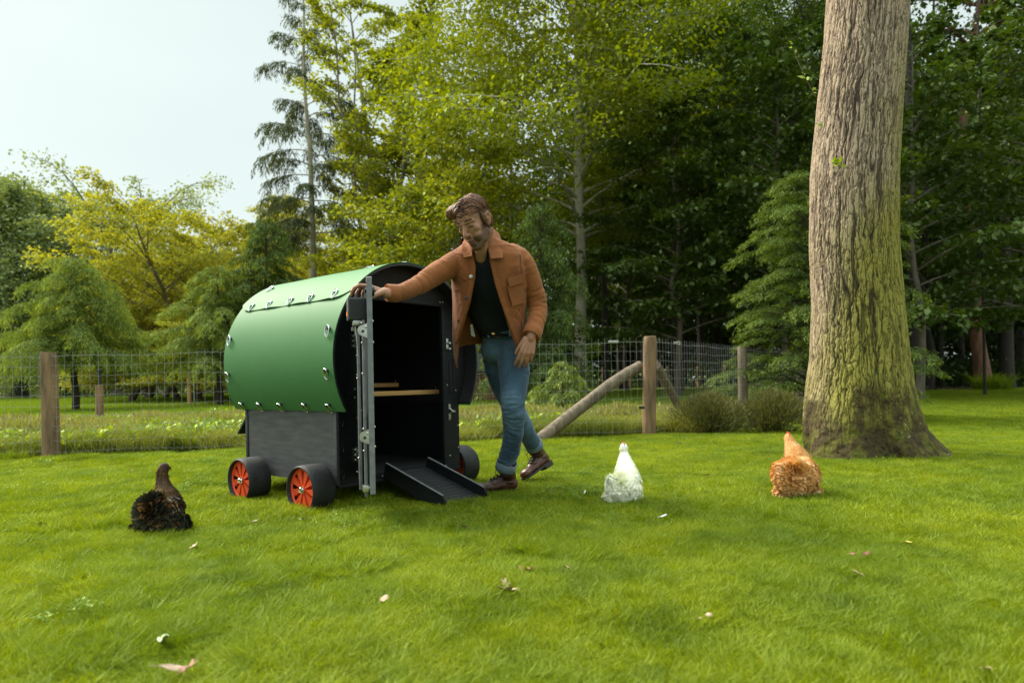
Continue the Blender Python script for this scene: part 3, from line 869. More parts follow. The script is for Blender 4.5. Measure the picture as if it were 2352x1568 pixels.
c = copy_tree(tC); put(c, 1440, 30, 'slim dark stemmed sapling between the beech trunk and the corner post', GR, rz=5, sc=1.1)
c = copy_tree(tA); put(c, 2130, 26, 'mid green tree behind the right side of the oak', GR, rz=2.2, sc=(.95, .66))
c = copy_tree(tA); put(c, 1840, 30, 'mid green tree reaching the top edge left of the oak', GR, rz=4.2, sc=(1.05, 1.1))
c = copy_tree(tB); put(c, 2390, 30, 'dark tree whose crown fills the right edge below the sky gap', GR, rz=1.0, sc=(1.0, .62))
c = copy_tree(tB); put(c, 1460, 42, 'dark tree deep in the wood behind the central beech', GR, rz=3.0, sc=(1.15, 1.0))
c = copy_tree(tB); put(c, 1880, 40, 'dark tree deep in the wood behind the oak', GR, rz=5.0, sc=(1.15, 1.1))
c = copy_tree(tB); put(c, 2620, 36, 'dark tree just outside the right edge with boughs reaching in', GR, rz=5.6, sc=(1.0, .72))
tP = make_tree('pine_tree', 54, 19, .24, 3.4, .62, 30, 16000, .17, 'leaf_dark', 'bark_red', prof='round', clump=.3, flat=.3, lean=(-1.0, 0))
put(tP, 2262, 24, 'tall pine with a reddish trunk leaning left, right of the oak', GR)
# bare trunks seen deep inside the wood
GT = 'bare trunks inside the dark wood'
trunk_spots = [(1182, 38, .16, 'thin trunk just right of the head of the man'), (1392, 26, .12, 'thin dark trunk right of the pale beech trunk'), (1425, 33, .17, 'trunk behind the wire midway to the corner post'), (1480, 40, .2, 'trunk deep behind the corner post'), (1512, 36, .13, 'thin trunk right above the corner post'),
               (1612, 34, .2, 'dark trunk over the middle of the side fence'), (1650, 45, .24, 'thick dark trunk far behind the side fence'), (1742, 36, .2, 'dark trunk behind the tips of the oakside hemlock'), (2100, 24, .2, 'shaded trunk close to the right flank of the oak'), (2160, 30, .14, 'slim trunk between the oak and the reddish pine'),
               (2312, 26, .26, 'thick dark trunk near the right edge'), (2262, 18, .035, 'very thin pole stem standing in the leaf litter'), (2210, 38, .16, 'slim dark trunk behind the reddish pine'), (2345, 42, .2, 'dark trunk far back at the right edge'), (1575, 50, .2, 'dark trunk in the deepest shade behind the sapling')]
proto = None
for i, (px, Y, r, lab) in enumerate(trunk_spots):
    if proto is None:
        tb = MB()
        tb.tube([(0, 0, -.05), (0.02, 0, .4), (.05, .02, 3), (-.02, 0, 7), (.12, 0, 13), (.1, 0, 19)], [1.35, 1.05, .95, .8, .55, .2], 12)
        rg = random.Random(4)
        for k in range(16):
            z = rg.uniform(2, 12); a = rg.random() * 6.3; l = rg.uniform(4, 9)
            tb.tube([(0, 0, z), (cos(a) * l * .5, sin(a) * l * .5, z + .3), (cos(a) * l, sin(a) * l, z - .1)], [.12, .08, .02], 4)
        proto = o = tb.build('bare_tree', M['bark_dark'], angle=60)
    else:
        o = copy_tree(proto)
    put(o, px, Y, lab, GT, rz=i * 1.3)
    o.scale = (r, r, 1.0)

# ---- the deep wood as one mass: canopy, undergrowth and stems nobody could count
def wood_mass(name, boxes, m, label, lsize, seed):
    rg = np.random.default_rng(seed)
    Cs, Rn = [], []
    for (x0, x1, y0, y1, z0, z1, nclump, per) in boxes:
        cx = rg.uniform(x0, x1, nclump); cy = rg.uniform(y0, y1, nclump); cz = rg.uniform(z0, z1, nclump)
        rad = rg.uniform(.8, 1.9, nclump)
        k = rg.integers(0, nclump, nclump * per)
        off = rg.normal(0, .55, (len(k), 3)) * rad[k][:, None] * A3(1, 1, .42)
        Cs.append(np.stack([cx[k], cy[k], cz[k]], 1) + off)
        Rn.append(np.clip(rg.random(nclump)[k] * .5 + rg.random(len(k)) * .5, 0, 1))
    C = np.concatenate(Cs); R_ = np.concatenate(Rn)
    C[:, 2] = np.abs(C[:, 2])
    n = len(C)
    sz = lsize * rg.uniform(.6, 1.4, n)
    V = cards(C, rg.normal(0, 1, (n, 3)) + A3(0, 0, -.3), A3(0, 0, 1) + rg.normal(0, .5, (n, 3)), sz, sz * .65, .5)
    return tag(quad_mesh(name, V, R_, M[m]), label, 'wood', kind='stuff')
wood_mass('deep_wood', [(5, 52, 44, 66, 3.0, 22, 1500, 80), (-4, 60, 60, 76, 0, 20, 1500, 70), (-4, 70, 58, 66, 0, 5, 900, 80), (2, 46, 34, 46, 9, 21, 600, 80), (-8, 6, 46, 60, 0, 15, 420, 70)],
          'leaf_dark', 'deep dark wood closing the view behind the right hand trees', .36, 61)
wood_mass('far_wood', [(-75, -6, 76, 96, 0, 10, 900, 70), (-75, -42, 50, 76, 0, 9, 300, 70)], 'leaf_greygreen_haze', 'hazy distant wood behind the trees on the left', .5, 62)
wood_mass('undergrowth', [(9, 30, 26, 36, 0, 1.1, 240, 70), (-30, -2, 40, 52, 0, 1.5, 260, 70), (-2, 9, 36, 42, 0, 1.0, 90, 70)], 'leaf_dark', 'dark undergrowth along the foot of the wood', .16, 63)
# ================================================================== the big oak in the foreground
def make_oak():
    root = empty('oak_tree', (0, 0, 0), 0, 'huge oak trunk with deeply furrowed grey and mossy green bark on the lawn', 'tree')
    Yc = 5.35
    prof = [(-.05, 1812, 2200), (1052, 1815, 2193), (1020, 1822, 2160), (985, 1829, 2128), (930, 1840, 2108), (880, 1850, 2097), (820, 1858, 2088), (700, 1862, 2075), (560, 1856, 2062), (400, 1858, 2062),
            (250, 1873, 2072), (100, 1890, 2082), (0, 1897, 2088), (-300, 1915, 2098), (-900, 1950, 2120)]
    zs, cxs, rs = [], [], []
    for (py, l, r) in prof:
        a, b = P(l, 1055 if py == -.05 else py, Yc), P(r, 1055 if py == -.05 else py, Yc)
        zs.append((a.z + b.z) / 2 if py != -.05 else -.06); cxs.append((a.x + b.x) / 2); rs.append((b.x - a.x) / 2 * .905)
    zs, cxs, rs = map(np.array, (zs, cxs, rs))
    o = np.argsort(zs); zs, cxs, rs = zs[o], cxs[o], rs[o]
    na = 620
    zz = np.concatenate([np.arange(-.06, 3.9, .0085), np.arange(3.9, 7, .1)])
    V = np.zeros((len(zz), na, 3)); att = np.zeros((len(zz), na))
    for i, z in enumerate(zz):
        cx = np.interp(z, zs, cxs); R = np.interp(z, zs, rs)
        for k in range(na):
            th = 2 * pi * k / na
            ct, st = cos(th), sin(th)
            # root flare in lobes
            fl = max(0, (.62 - z) / .68)
            lobes = 1 + fl ** 1.5 * (.16 * cos(3 * th + 1.2) + .10 * cos(5 * th + .3) + .05 * cos(9 * th))
            if fl > 0: lobes /= (1 + fl ** 1.5 * .12)
            if z < 3.95 and (st < .45):
                u = th * .375 * 27; w = z * 8.2
                d1 = noise.noise(Vector((u * .16, w * .30, 0))) * 1.0
                d2 = noise.noise(Vector((u * 1.1, w * 1.5, 5))) * .40 + noise.noise(Vector((u * 2.6, w * 3.4, 15))) * .16
                q = Vector((u * 1.0 + d1 + d2, w * .62 + d2, 0))
                dist, _ = noise.voronoi(q)
                e = min(1, (dist[1] - dist[0]) / .16)
                # long crooked furrows running up the trunk
                f1 = abs(noise.noise(Vector((u * .95 + d1 * 1.1 + d2 * 1.0, w * .13, 1.5)))) / .085
                f2 = abs(noise.noise(Vector((u * .85 - d1 * .9 + d2 * 1.1 + 7, w * .11, 8.5)))) / .085
                f3 = abs(noise.noise(Vector((u * 1.7 + d2 * 1.6, w * .25, 14.5)))) / .10
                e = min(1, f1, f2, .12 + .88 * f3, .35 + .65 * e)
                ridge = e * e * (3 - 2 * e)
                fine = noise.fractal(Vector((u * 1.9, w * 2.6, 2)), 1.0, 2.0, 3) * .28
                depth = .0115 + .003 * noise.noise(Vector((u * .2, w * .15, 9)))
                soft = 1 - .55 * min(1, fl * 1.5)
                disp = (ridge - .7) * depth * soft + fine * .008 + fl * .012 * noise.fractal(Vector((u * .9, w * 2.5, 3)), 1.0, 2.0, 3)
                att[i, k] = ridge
            else: disp = 0; att[i, k] = .6
            # knots
            r_ = R * lobes * (1 + .025 * noise.noise(Vector((ct * 1.4, st * 1.4, z * .7)))) + disp
            V[i, k] = (cx + ct * r_, Yc + st * r_ * .96, z)
    n = len(zz)
    idx = np.arange(n * na).reshape(n, na)
    F = np.stack([idx[:-1], np.roll(idx, -1, 1)[:-1], np.roll(idx, -1, 1)[1:], idx[1:]], -1).reshape(-1, 4)
    me = bpy.data.meshes.new('trunk')
    me.vertices.add(n * na); me.vertices.foreach_set('co', V.astype('f').ravel())
    nf = len(F)
    me.loops.add(nf * 4); me.loops.foreach_set('vertex_index', F.astype('i').ravel())
    me.polygons.add(nf); me.polygons.foreach_set('loop_start', np.arange(0, nf * 4, 4, dtype='i')); me.polygons.foreach_set('loop_total', np.full(nf, 4, 'i'))
    me.update(calc_edges=True)
    a = me.attributes.new('ridge', 'FLOAT', 'POINT'); a.data.foreach_set('value', att.astype('f').ravel())
    me.polygons.foreach_set('use_smooth', [True] * nf)
    m, nt, out = new_mat('oak bark')
    b = nt.nodes.new('ShaderNodeBsdfPrincipled'); b.inputs['Roughness'].default_value = .88; b.inputs['Specular IOR Level'].default_value = .25
    nt.links.new(b.outputs[0], out.inputs['Surface'])
    at = nt.nodes.new('ShaderNodeAttribute'); at.attribute_name = 'ridge'
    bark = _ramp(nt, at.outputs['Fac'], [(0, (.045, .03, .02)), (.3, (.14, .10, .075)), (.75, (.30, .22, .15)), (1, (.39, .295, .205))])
    geo = nt.nodes.new('ShaderNodeNewGeometry')
    sx = nt.nodes.new('ShaderNodeSeparateXYZ'); nt.links.new(geo.outputs['Position'], sx.inputs[0])
    def math_(op, a, b_, c=None):
        n_ = nt.nodes.new('ShaderNodeMath'); n_.operation = op
        for i, v in enumerate((a, b_, c)):
            if v is None: continue
            if isinstance(v, (int, float)): n_.inputs[i].default_value = v
            else: nt.links.new(v, n_.inputs[i])
        return n_.outputs[0]
    def mrange(v, a0, a1):
        r = nt.nodes.new('ShaderNodeMapRange'); r.inputs['From Min'].default_value = a0; r.inputs['From Max'].default_value = a1
        r.interpolation_type = 'SMOOTHSTEP'
        nt.links.new(v, r.inputs['Value']); return r.outputs[0]
    def mixc(f, c1, c2):
        x = nt.nodes.new('ShaderNodeMixRGB'); nt.links.new(f, x.inputs['Fac'])
        for i, c in (('Color1', c1), ('Color2', c2)):
            if isinstance(c, tuple): x.inputs[i].default_value = (*c, 1)
            else: nt.links.new(c, x.inputs[i])
        return x.outputs[0]
    big = tex_noise(nt, 1.6, 3, vec=geo.outputs['Position'])
    # green algae: lower and on the right flank
    side = math_('ADD', math_('MULTIPLY', math_('SUBTRACT', sx.outputs['X'], cxs[6] - .12), 1.3), math_('MULTIPLY', big, .9))
    low = math_('SUBTRACT', math_('ADD', side, .38), math_('MULTIPLY', sx.outputs['Z'], .42))
    alg = mrange(math_('ADD', low, .25), .0, .72)
    ac = _ramp(nt, at.outputs['Fac'], [(0, (.03, .025, .01)), (.35, (.10, .09, .012)), (1, (.255, .235, .03))])
    col = mixc(math_('MULTIPLY', alg, .9), bark, ac)
    # brown moss at the foot
    mo = tex_noise(nt, 5, 5, vec=geo.outputs['Position'])
    foot = mrange(math_('SUBTRACT', math_('ADD', math_('MULTIPLY', mo, 1.3), -.13), sx.outputs['Z']), -.12, .24)
    mc = _ramp(nt, tex_noise(nt, 9, 5, vec=geo.outputs['Position']), [(.35, (.035, .024, .012)), (.5, (.06, .042, .016)), (.62, (.10, .10, .014)), (.75, (.035, .035, .012))])
    col = mixc(math_('MULTIPLY', foot, .93), col, mc)
    # pale lichen flecks on the right of the foot
    vo = nt.nodes.new('ShaderNodeTexVoronoi'); vo.inputs['Scale'].default_value = 34
    nt.links.new(geo.outputs['Position'], vo.inputs['Vector'])
    fl = math_('LESS_THAN', vo.outputs['Distance'], .24)
    rg_ = mrange(sx.outputs['X'], cxs[3] + .02, cxs[3] + .12)
    pn = mrange(tex_noise(nt, 4, 2, vec=geo.outputs['Position']), .5, .6)
    fl = math_('MULTIPLY', math_('MULTIPLY', fl, rg_), math_('MULTIPLY', math_('MULTIPLY', foot, pn), .8))
    col = mixc(fl, col, (.36, .42, .20))
    nt.links.new(col, b.inputs['Base Color'])
    bp = nt.nodes.new('ShaderNodeBump'); bp.inputs['Strength'].default_value = .7; bp.inputs['Distance'].default_value = .012
    nt.links.new(tex_noise(nt, 55, 6, vec=geo.outputs['Position']), bp.inputs['Height']); nt.links.new(bp.outputs[0], b.inputs['Normal'])
    me.materials.append(m)
    link_mesh('trunk', me, root)
    # small shoots growing from the bark, and a fine twig on the left side
    rg = np.random.default_rng(4)
    def shoot(px0, py0, px1, py1, n, size, name):
        p0, p1 = P(px0, py0, Yc - .36), P(px1, py1, Yc - .42)
        mb = MB(); mid = (p0 + p1) / 2 + Vector((.01, 0, .01))
        mb.tube([p0 + Vector((0, .06, 0)), mid, p1], [.004, .003, .0015], 5)
        st = mb.build(name, M['bark'], root)
        C, D = [], []
        for i in range(n):
            t = rg.uniform(.15, 1); C.append(np.array(p0.lerp(p1, t))); D.append(rg.normal(0, 1, 3) + A3(0, -.2, .3))
        C, D = np.array(C), np.array(D)
        quad_mesh('leaves', cards(C, D, rg.normal(0, .6, (n, 3)) + A3(0, 0, 1), size * rg.uniform(.6, 1.2, n), size * .5, .5), rg.uniform(.6, 1, n), M['weed'], st)
    shoot(1936, 385, 1915, 372, 13, .055, 'shoot')
    shoot(1893, 292, 1880, 288, 6, .035, 'shoot')
    pL = P(1873, 222, Yc); pT = P(1815, 98, Yc - .1)
    mb = MB(); mb.tube([pL, P(1855, 190, Yc - .05), P(1832, 140, Yc - .1), pT], [.005, .004, .003, .0012], 5)
    st = mb.build('shoot', M['bark'], root)
    C, D = [], []
    for t, s in ((.08, .03), (.12, .035), (.3, .05), (.34, .055), (.4, .045), (.72, .02), (.8, .022), (.9, .018), (1, .022), (.97, .02)):
        C.append(np.array(pL.lerp(pT, t))); D.append(rg.normal(0, 1, 3) + A3(0, -.3, .4))
    quad_mesh('leaves', cards(np.array(C), np.array(D), rg.normal(0, .4, (10, 3)) + A3(0, -.8, .6), np.array([.05, .05, .075, .08, .07, .03, .035, .03, .035, .03]), .03, .5), rg.uniform(.7, 1, 10), M['weed'], st)
    # a stub of cut root on the lawn side
    g = G(1962, 1052); mb = MB(); mb.ball((g.x, g.y + .03, .0), (.085, .10, .075)); 
    mb.build('root', M['bark'], root)
make_oak()

# ================================================================== wire fence
def wobble(rg, a): return rg.uniform(-a, a)
def wire_panel(A, B, h0, h1, rows, step, name, parent, seed=1, r=.0015, skipw=0.0):
    """netting between two ground points"""
    rg = random.Random(seed)
    mb = MB()
    L = (B - A).length; n = max(2, int(L / step)); D = (B - A) / n
    for q, zf in enumerate(rows):
        pts = []
        m = n * 2
        for i in range(m + 1):
            p = A + (B - A) * (i / m)
            pts.append(Vector((p.x, p.y, (h0 + (h1 - h0) * i / m) * zf + (.004 if i % 2 else -.003) + .006 * sin(i * .21 + q) + wobble(rg, .0015))))
        mb.tube(pts, r * (1.5 if q == 0 else 1), 4, cap=False)
    for i in range(n + 1):
        p = A + D * i
        h = h0 + (h1 - h0) * i / n
        k = wobble(rg, .006)
        mb.tube([(p.x, p.y, rows[-1] * h - .02), (p.x + k, p.y, h * .5), (p.x - k * .5, p.y, h)], r * .85, 4, cap=False)
    return mb.build(name, M['wire'], parent, smooth=False)
def round_post(name, A, h, r, m, parent, lean=(0, 0), seed=1, nz=22):
    rg = random.Random(seed)
    na = 22; vs, fs = [], []
    zz = [-.06] + [h * i / nz for i in range(nz + 1)]
    for i, z in enumerate(zz):
        for k in range(na):
            th = 2 * pi * k / na
            rr = r * (1 + .05 * noise.noise(Vector((cos(th), sin(th), z * 3 + seed))) + .045 * noise.noise(Vector((cos(th) * 4, sin(th) * 4, z * 1.2 + seed * 3)))) * (1.05 - .07 * z / max(h, .1))
            if i == len(zz) - 1: rr *= .93
            vs.append((A.x + lean[0] * z / h + rr * cos(th), A.y + lean[1] * z / h + rr * sin(th), z + (.006 * cos(th + seed) if i == len(zz) - 1 else 0)))
    for i in range(len(zz) - 1):
        for k in range(na):
            fs.append((i * na + k, i * na + (k + 1) % na, (i + 1) * na + (k + 1) % na, (i + 1) * na + k))
    fs.append(tuple((len(zz) - 1) * na + k for k in range(na)))
    mb = MB(); mb.add(vs, fs)
    return mb.build(name, m, parent, angle=50)
ROWS = [.955, .865, .775, .685, .59, .495, .40, .31, .27, .18, .085]
fence = empty('wire_fence', F0, 0, 'sheep wire fence on round timber posts running behind the coop to the corner post', 'fence')
def loc_(p, o): return Vector((p.x - o.location.x, p.y - o.location.y, 0))
L0 = F0 - FD * 9.5
H0 = hgt(117, 808, F0.y); H1 = hgt(1495, 772, F1.y)
fo = FN * -.055
wire_panel(loc_(L0 + fo, fence), loc_(F0 + fo, fence), H0, H0, ROWS, .072, 'wire_mesh', fence, 1)
wire_panel(loc_(F0 + fo, fence), loc_(F1 + fo, fence), H0, H1 * .985, ROWS, .072, 'wire_mesh', fence, 2)
round_post('fence_post', loc_(F0, fence), H0, .072, M['post'], fence, lean=(-.01, 0), seed=3)
round_post('fence_post', loc_(F0.lerp(F1, .52), fence), H0, .065, M['post'], fence, seed=6)
cp = round_post('corner_post', loc_(F1, fence), H1, .072, M['post'], fence, lean=(.035, 0), seed=5)
mb = MB()       # the slanting brace
a, b = F1 + Vector((-.05, .12, hgt(1483, 838, F1.y))), G(1238, 1019) + Vector((0, .05, .03))
pts = [loc_(a, fence) + Vector((0, 0, a.z))]
def to3(p): return Vector((p.x - fence.location.x, p.y - fence.location.y, p.z))
a3, b3 = to3(a), to3(b)
mid1, mid2 = a3.lerp(b3, .3) + Vector((0, 0, .035)), a3.lerp(b3, .65) + Vector((0, 0, .02))
mb.tube([a3, a3.lerp(b3, .12) + Vector((0, 0, .02)), mid1, mid2, b3], [.055, .062, .064, .066, .07], 14)
mb.build('brace', M['post_grey'], fence, angle=50)
mb = MB()       # tensioner boxes on the top wire and small insulators
t = to3(P(1409, 785, F0.lerp(F1, .95).y - .08)); mb.box((t.x - .055, t.y - .012, t.z - .014), (t.x + .055, t.y + .012, t.z + .016), bev=.004)
mb.build('wire_tensioner', M['steel'], fence)
mb = MB(); t = to3(P(1474, 936, F1.y - .1)); mb.box((t.x - .03, t.y - .012, t.z - .014), (t.x + .03, t.y + .012, t.z + .016), bev=.004); mb.build('insulator', M['black_plastic'], fence)

side = empty('wire_fence', F1, 0, 'wire fence running back from the corner post towards the dark wood', 'fence')
H2 = hgt(1710, 797, F2.y)
FE = F1 + (F2 - F1) * 2.6
so = Vector((SD.y, -SD.x, 0)) * .055
def loc2(p): return Vector((p.x - F1.x, p.y - F1.y, 0))
wire_panel(loc2(F1 + so + SD * .06), loc2(F2 + so), H1 * .985, H2, ROWS, .070, 'wire_mesh', side, 3)
wire_panel(loc2(F2 + so), loc2(FE + so), H2, H2, ROWS, .072, 'wire_mesh', side, 4)
round_post('fence_post', loc2(F2), H2, .066, M['post_grey'], side, seed=9)
round_post('fence_post', loc2(F2 + (F2 - F1) * .95), H2, .06, M['post_grey'], side, seed=10)
mb = MB()
a, b = P(1506, 838, F1.y + .10), G(1572, 962) ; a, b = a - F1, b - F1
b.z = -.02
mb.tube([a, a.lerp(b, .5) + Vector((.01, 0, .01)), b], [.055, .058, .06], 14)
mb.build('brace', M['post_grey'], side, angle=50)
mb = MB(); t = P(1553, 787, F1.lerp(F2, .3).y) - F1
mb.box((t.x - .03, t.y - .01, t.z - .008), (t.x + .02, t.y + .01, t.z + .012), bev=.003); mb.tube([(t.x + .03 + .018 * cos(q), t.y, t.z - .004 + .018 * sin(q)) for q in [i * .628 for i in range(10)]], .005, 6, closed=True)
mb.build('wire_tensioner', M['steel'], side)

# far fence lines
def far_fence(name, pts, h, r, label, m, rows, step, posts, rw=.004):
    o = empty(name, pts[0], 0, label, 'fence')
    rg = random.Random(len(label))
    for i in range(len(pts) - 1):
        wire_panel(pts[i] - pts[0], pts[i + 1] - pts[0], h, h, rows, step, 'wire_mesh', o, i + 5, r=rw)
    for (q, m2, hh) in posts:
        mb = MB(); p = q - pts[0]
        mb.tube([(p.x, p.y, -.05), (p.x + rg.uniform(-.02, .02), p.y, hh)], [r, r * .9], 10)
        mb.build('fence_post', M[m2], o)
    return o
FY = 34
def fp(px, Y=FY):
    u, _ = ray(px, 880); return Vector((u * Y, Y, 0))
far_fence('paddock_fence', [fp(1130), fp(1840)], 1.15, .075, 'far paddock fence seen through the wire left and right of the corner post', 'post_grey', [.95, .75, .5, .25], .5,
          [(fp(x), m, 1.25) for x, m in ((1165, 'post'), (1212, 'perch'), (1244, 'post'), (1292, 'post'), (1386, 'post'), (1448, 'post'), (1535, 'post_grey'), (1604, 'perch'), (1664, 'perch'), (1735, 'post_grey'), (1800, 'post_grey'))])
FZ = 46
far_fence('paddock_fence', [fp(-60, FZ), fp(560, FZ)], 1.2, .085, 'far paddock fence of reddish stakes at the end of the bright meadow on the left', 'post', [.95, .6, .3], .6,
          [(fp(x, FZ), m, 1.35) for x, m in ((34, 'bark_red'), (56, 'bark_red'), (270, 'post_grey'), (316, 'bark_red'), (350, 'post_grey'), (392, 'bark_red'), (450, 'post'), (466, 'bark_red'), (474, 'post_grey'), (200, 'post'), (120, 'post'), (520, 'post'))])
# single stakes and pipes standing in the rough ground
def stake(px, py0, py1, Y, r, m, label, name='wooden_stake', cat='stake', group=None):
    a, b = P(px, py1, Y), P(px, py0, Y)
    mb = MB(); mb.tube([(0, 0, -.1), (0.003, 0, (b.z) * .5), (0, 0, b.z)], [r, r * .98, r * .92], 12)
    o = mb.build(name, M[m]); o.location = (b.x, Y, 0)
    return tag(o, label, cat, group)
s = empty('stand_pipe', (0, 0, 0), 0, 'short timber stake with a black tap pipe, right of the left fence post', 'stand pipe')
b = P(228, 884, 10.5); s.location = (b.x, 10.5, 0)
mb = MB(); mb.tube([(0, 0, -.1), (0, 0, b.z)], [.062, .058], 14); mb.build('stake', M['post'], s)
mb = MB(); mb.tube([(.01, 0, b.z - .02), (.01, 0, b.z + .15)], .02, 10); mb.tube([(.0, 0, b.z + .15), (.012, 0, b.z + .25)], [.03, .034], 10); mb.box((-.01, -.05, b.z + .2), (.03, .03, b.z + .235), bev=.005)
mb.build('pipe', M['black_plastic'], s)
s = empty('watering_post', (0, 0, 0), 0, 'taller pale stake with a crooked steel tap pipe in the bright meadow on the left', 'stake')
b = P(434, 852, 22); s.location = (b.x, 22, 0)
mb = MB(); mb.tube([(0, 0, -.1), (0, 0, b.z)], [.07, .065], 10); mb.build('stake', M['perch'], s)
mb = MB(); mb.tube([(.16, 0, -.02), (.16, 0, b.z * .6), (.12, 0, b.z * .64), (.10, 0, b.z * .6)], .02, 8); mb.build('pipe', M['steel'], s)
s = empty('braced_post', (0, 0, 0), 0, 'small braced corner post at the far end of the meadow on the left', 'post')
s.location = fp(350, 40)
mb = MB(); mb.tube([(0, 0, -.1), (0, 0, 1.25)], .12, 10); mb.build('post', M['post_grey'], s)
for q in (-1, 1):
    mb = MB(); mb.tube([(0, 0, .8), (q * .95, -.2, 0)], .07, 8); mb.build('brace', M['post_grey'], s)
s = empty('stand_pipe', (0, 0, 0), 0, 'thin pale pipe standing in the meadow right of the corner post', 'stand pipe'); b = P(1684, 860, 26); s.location = (b.x, 26, 0)
mb = MB(); mb.tube([(0, 0, -.05), (0, 0, b.z)], .022, 8); mb.build('pipe', M['steel'], s)
mb = MB(); mb.box((-.09, -.02, b.z - .02), (.09, .02, b.z + .03), bev=.01); mb.build('tap', M['steel'], s)
# little hut seen between the coop and the man
hut = empty('log_shed', (0, 0, 0), 0, 'brown boarded shed with a grey brushwood roof between the coop and the man', 'shed')
hp = P(1112, 880, 19); hut.location = (hp.x, 19, 0)
mb = MB()
for i in range(9): mb.box((-1.1, 0 - (i % 2) * .004, .06 + i * .095), (.55, 1.6, .06 + i * .095 + .088), bev=.012)
mb.build('wall', M['log_wall'], hut)
mb = MB(); mb.prism([(-1.25, .93), (.66, .93), (.60, 1.45), (-1.15, 1.45)], -.12, 1.7); mb.build('roof', M['slate'], hut)
# ================================================================== the mobile hen house
def roof_mat():
    m, nt, out = new_mat('green recycled plastic roof')
    b = nt.nodes.new('ShaderNodeBsdfPrincipled'); nt.links.new(b.outputs[0], out.inputs['Surface'])
    f = tex_noise(nt, 26, 6, stretch=(.25, 14, .25), rough=.7)       # faint streaks around the curve
    g = tex_noise(nt, 2.2, 4)
    c1 = _ramp(nt, f, [(.3, (.050, .165, .048)), (.7, (.064, .195, .062))])
    mx = nt.nodes.new('ShaderNodeMixRGB'); mx.blend_type = 'MULTIPLY'; mx.inputs['Fac'].default_value = .5
    nt.links.new(c1, mx.inputs['Color1']); nt.links.new(_ramp(nt, g, [(.3, (.85, .88, .85)), (.7, (1.1, 1.08, 1.1))]), mx.inputs['Color2'])
    nt.links.new(mx.outputs[0], b.inputs['Base Color'])
    mr = nt.nodes.new('ShaderNodeMapRange'); mr.inputs['To Min'].default_value = .54; mr.inputs['To Max'].default_value = .72
    nt.links.new(f, mr.inputs['Value']); nt.links.new(mr.outputs[0], b.inputs['Roughness'])
    b.inputs['Specular IOR Level'].default_value = .32
    b.inputs['Coat Weight'].default_value = .0; b.inputs['Coat Roughness'].default_value = .5
    bp = nt.nodes.new('ShaderNodeBump'); bp.inputs['Strength'].default_value = .12; bp.inputs['Distance'].default_value = .004
    nt.links.new(f, bp.inputs['Height']); nt.links.new(bp.outputs[0], b.inputs['Normal'])
    return m
M['roof'] = roof_mat()
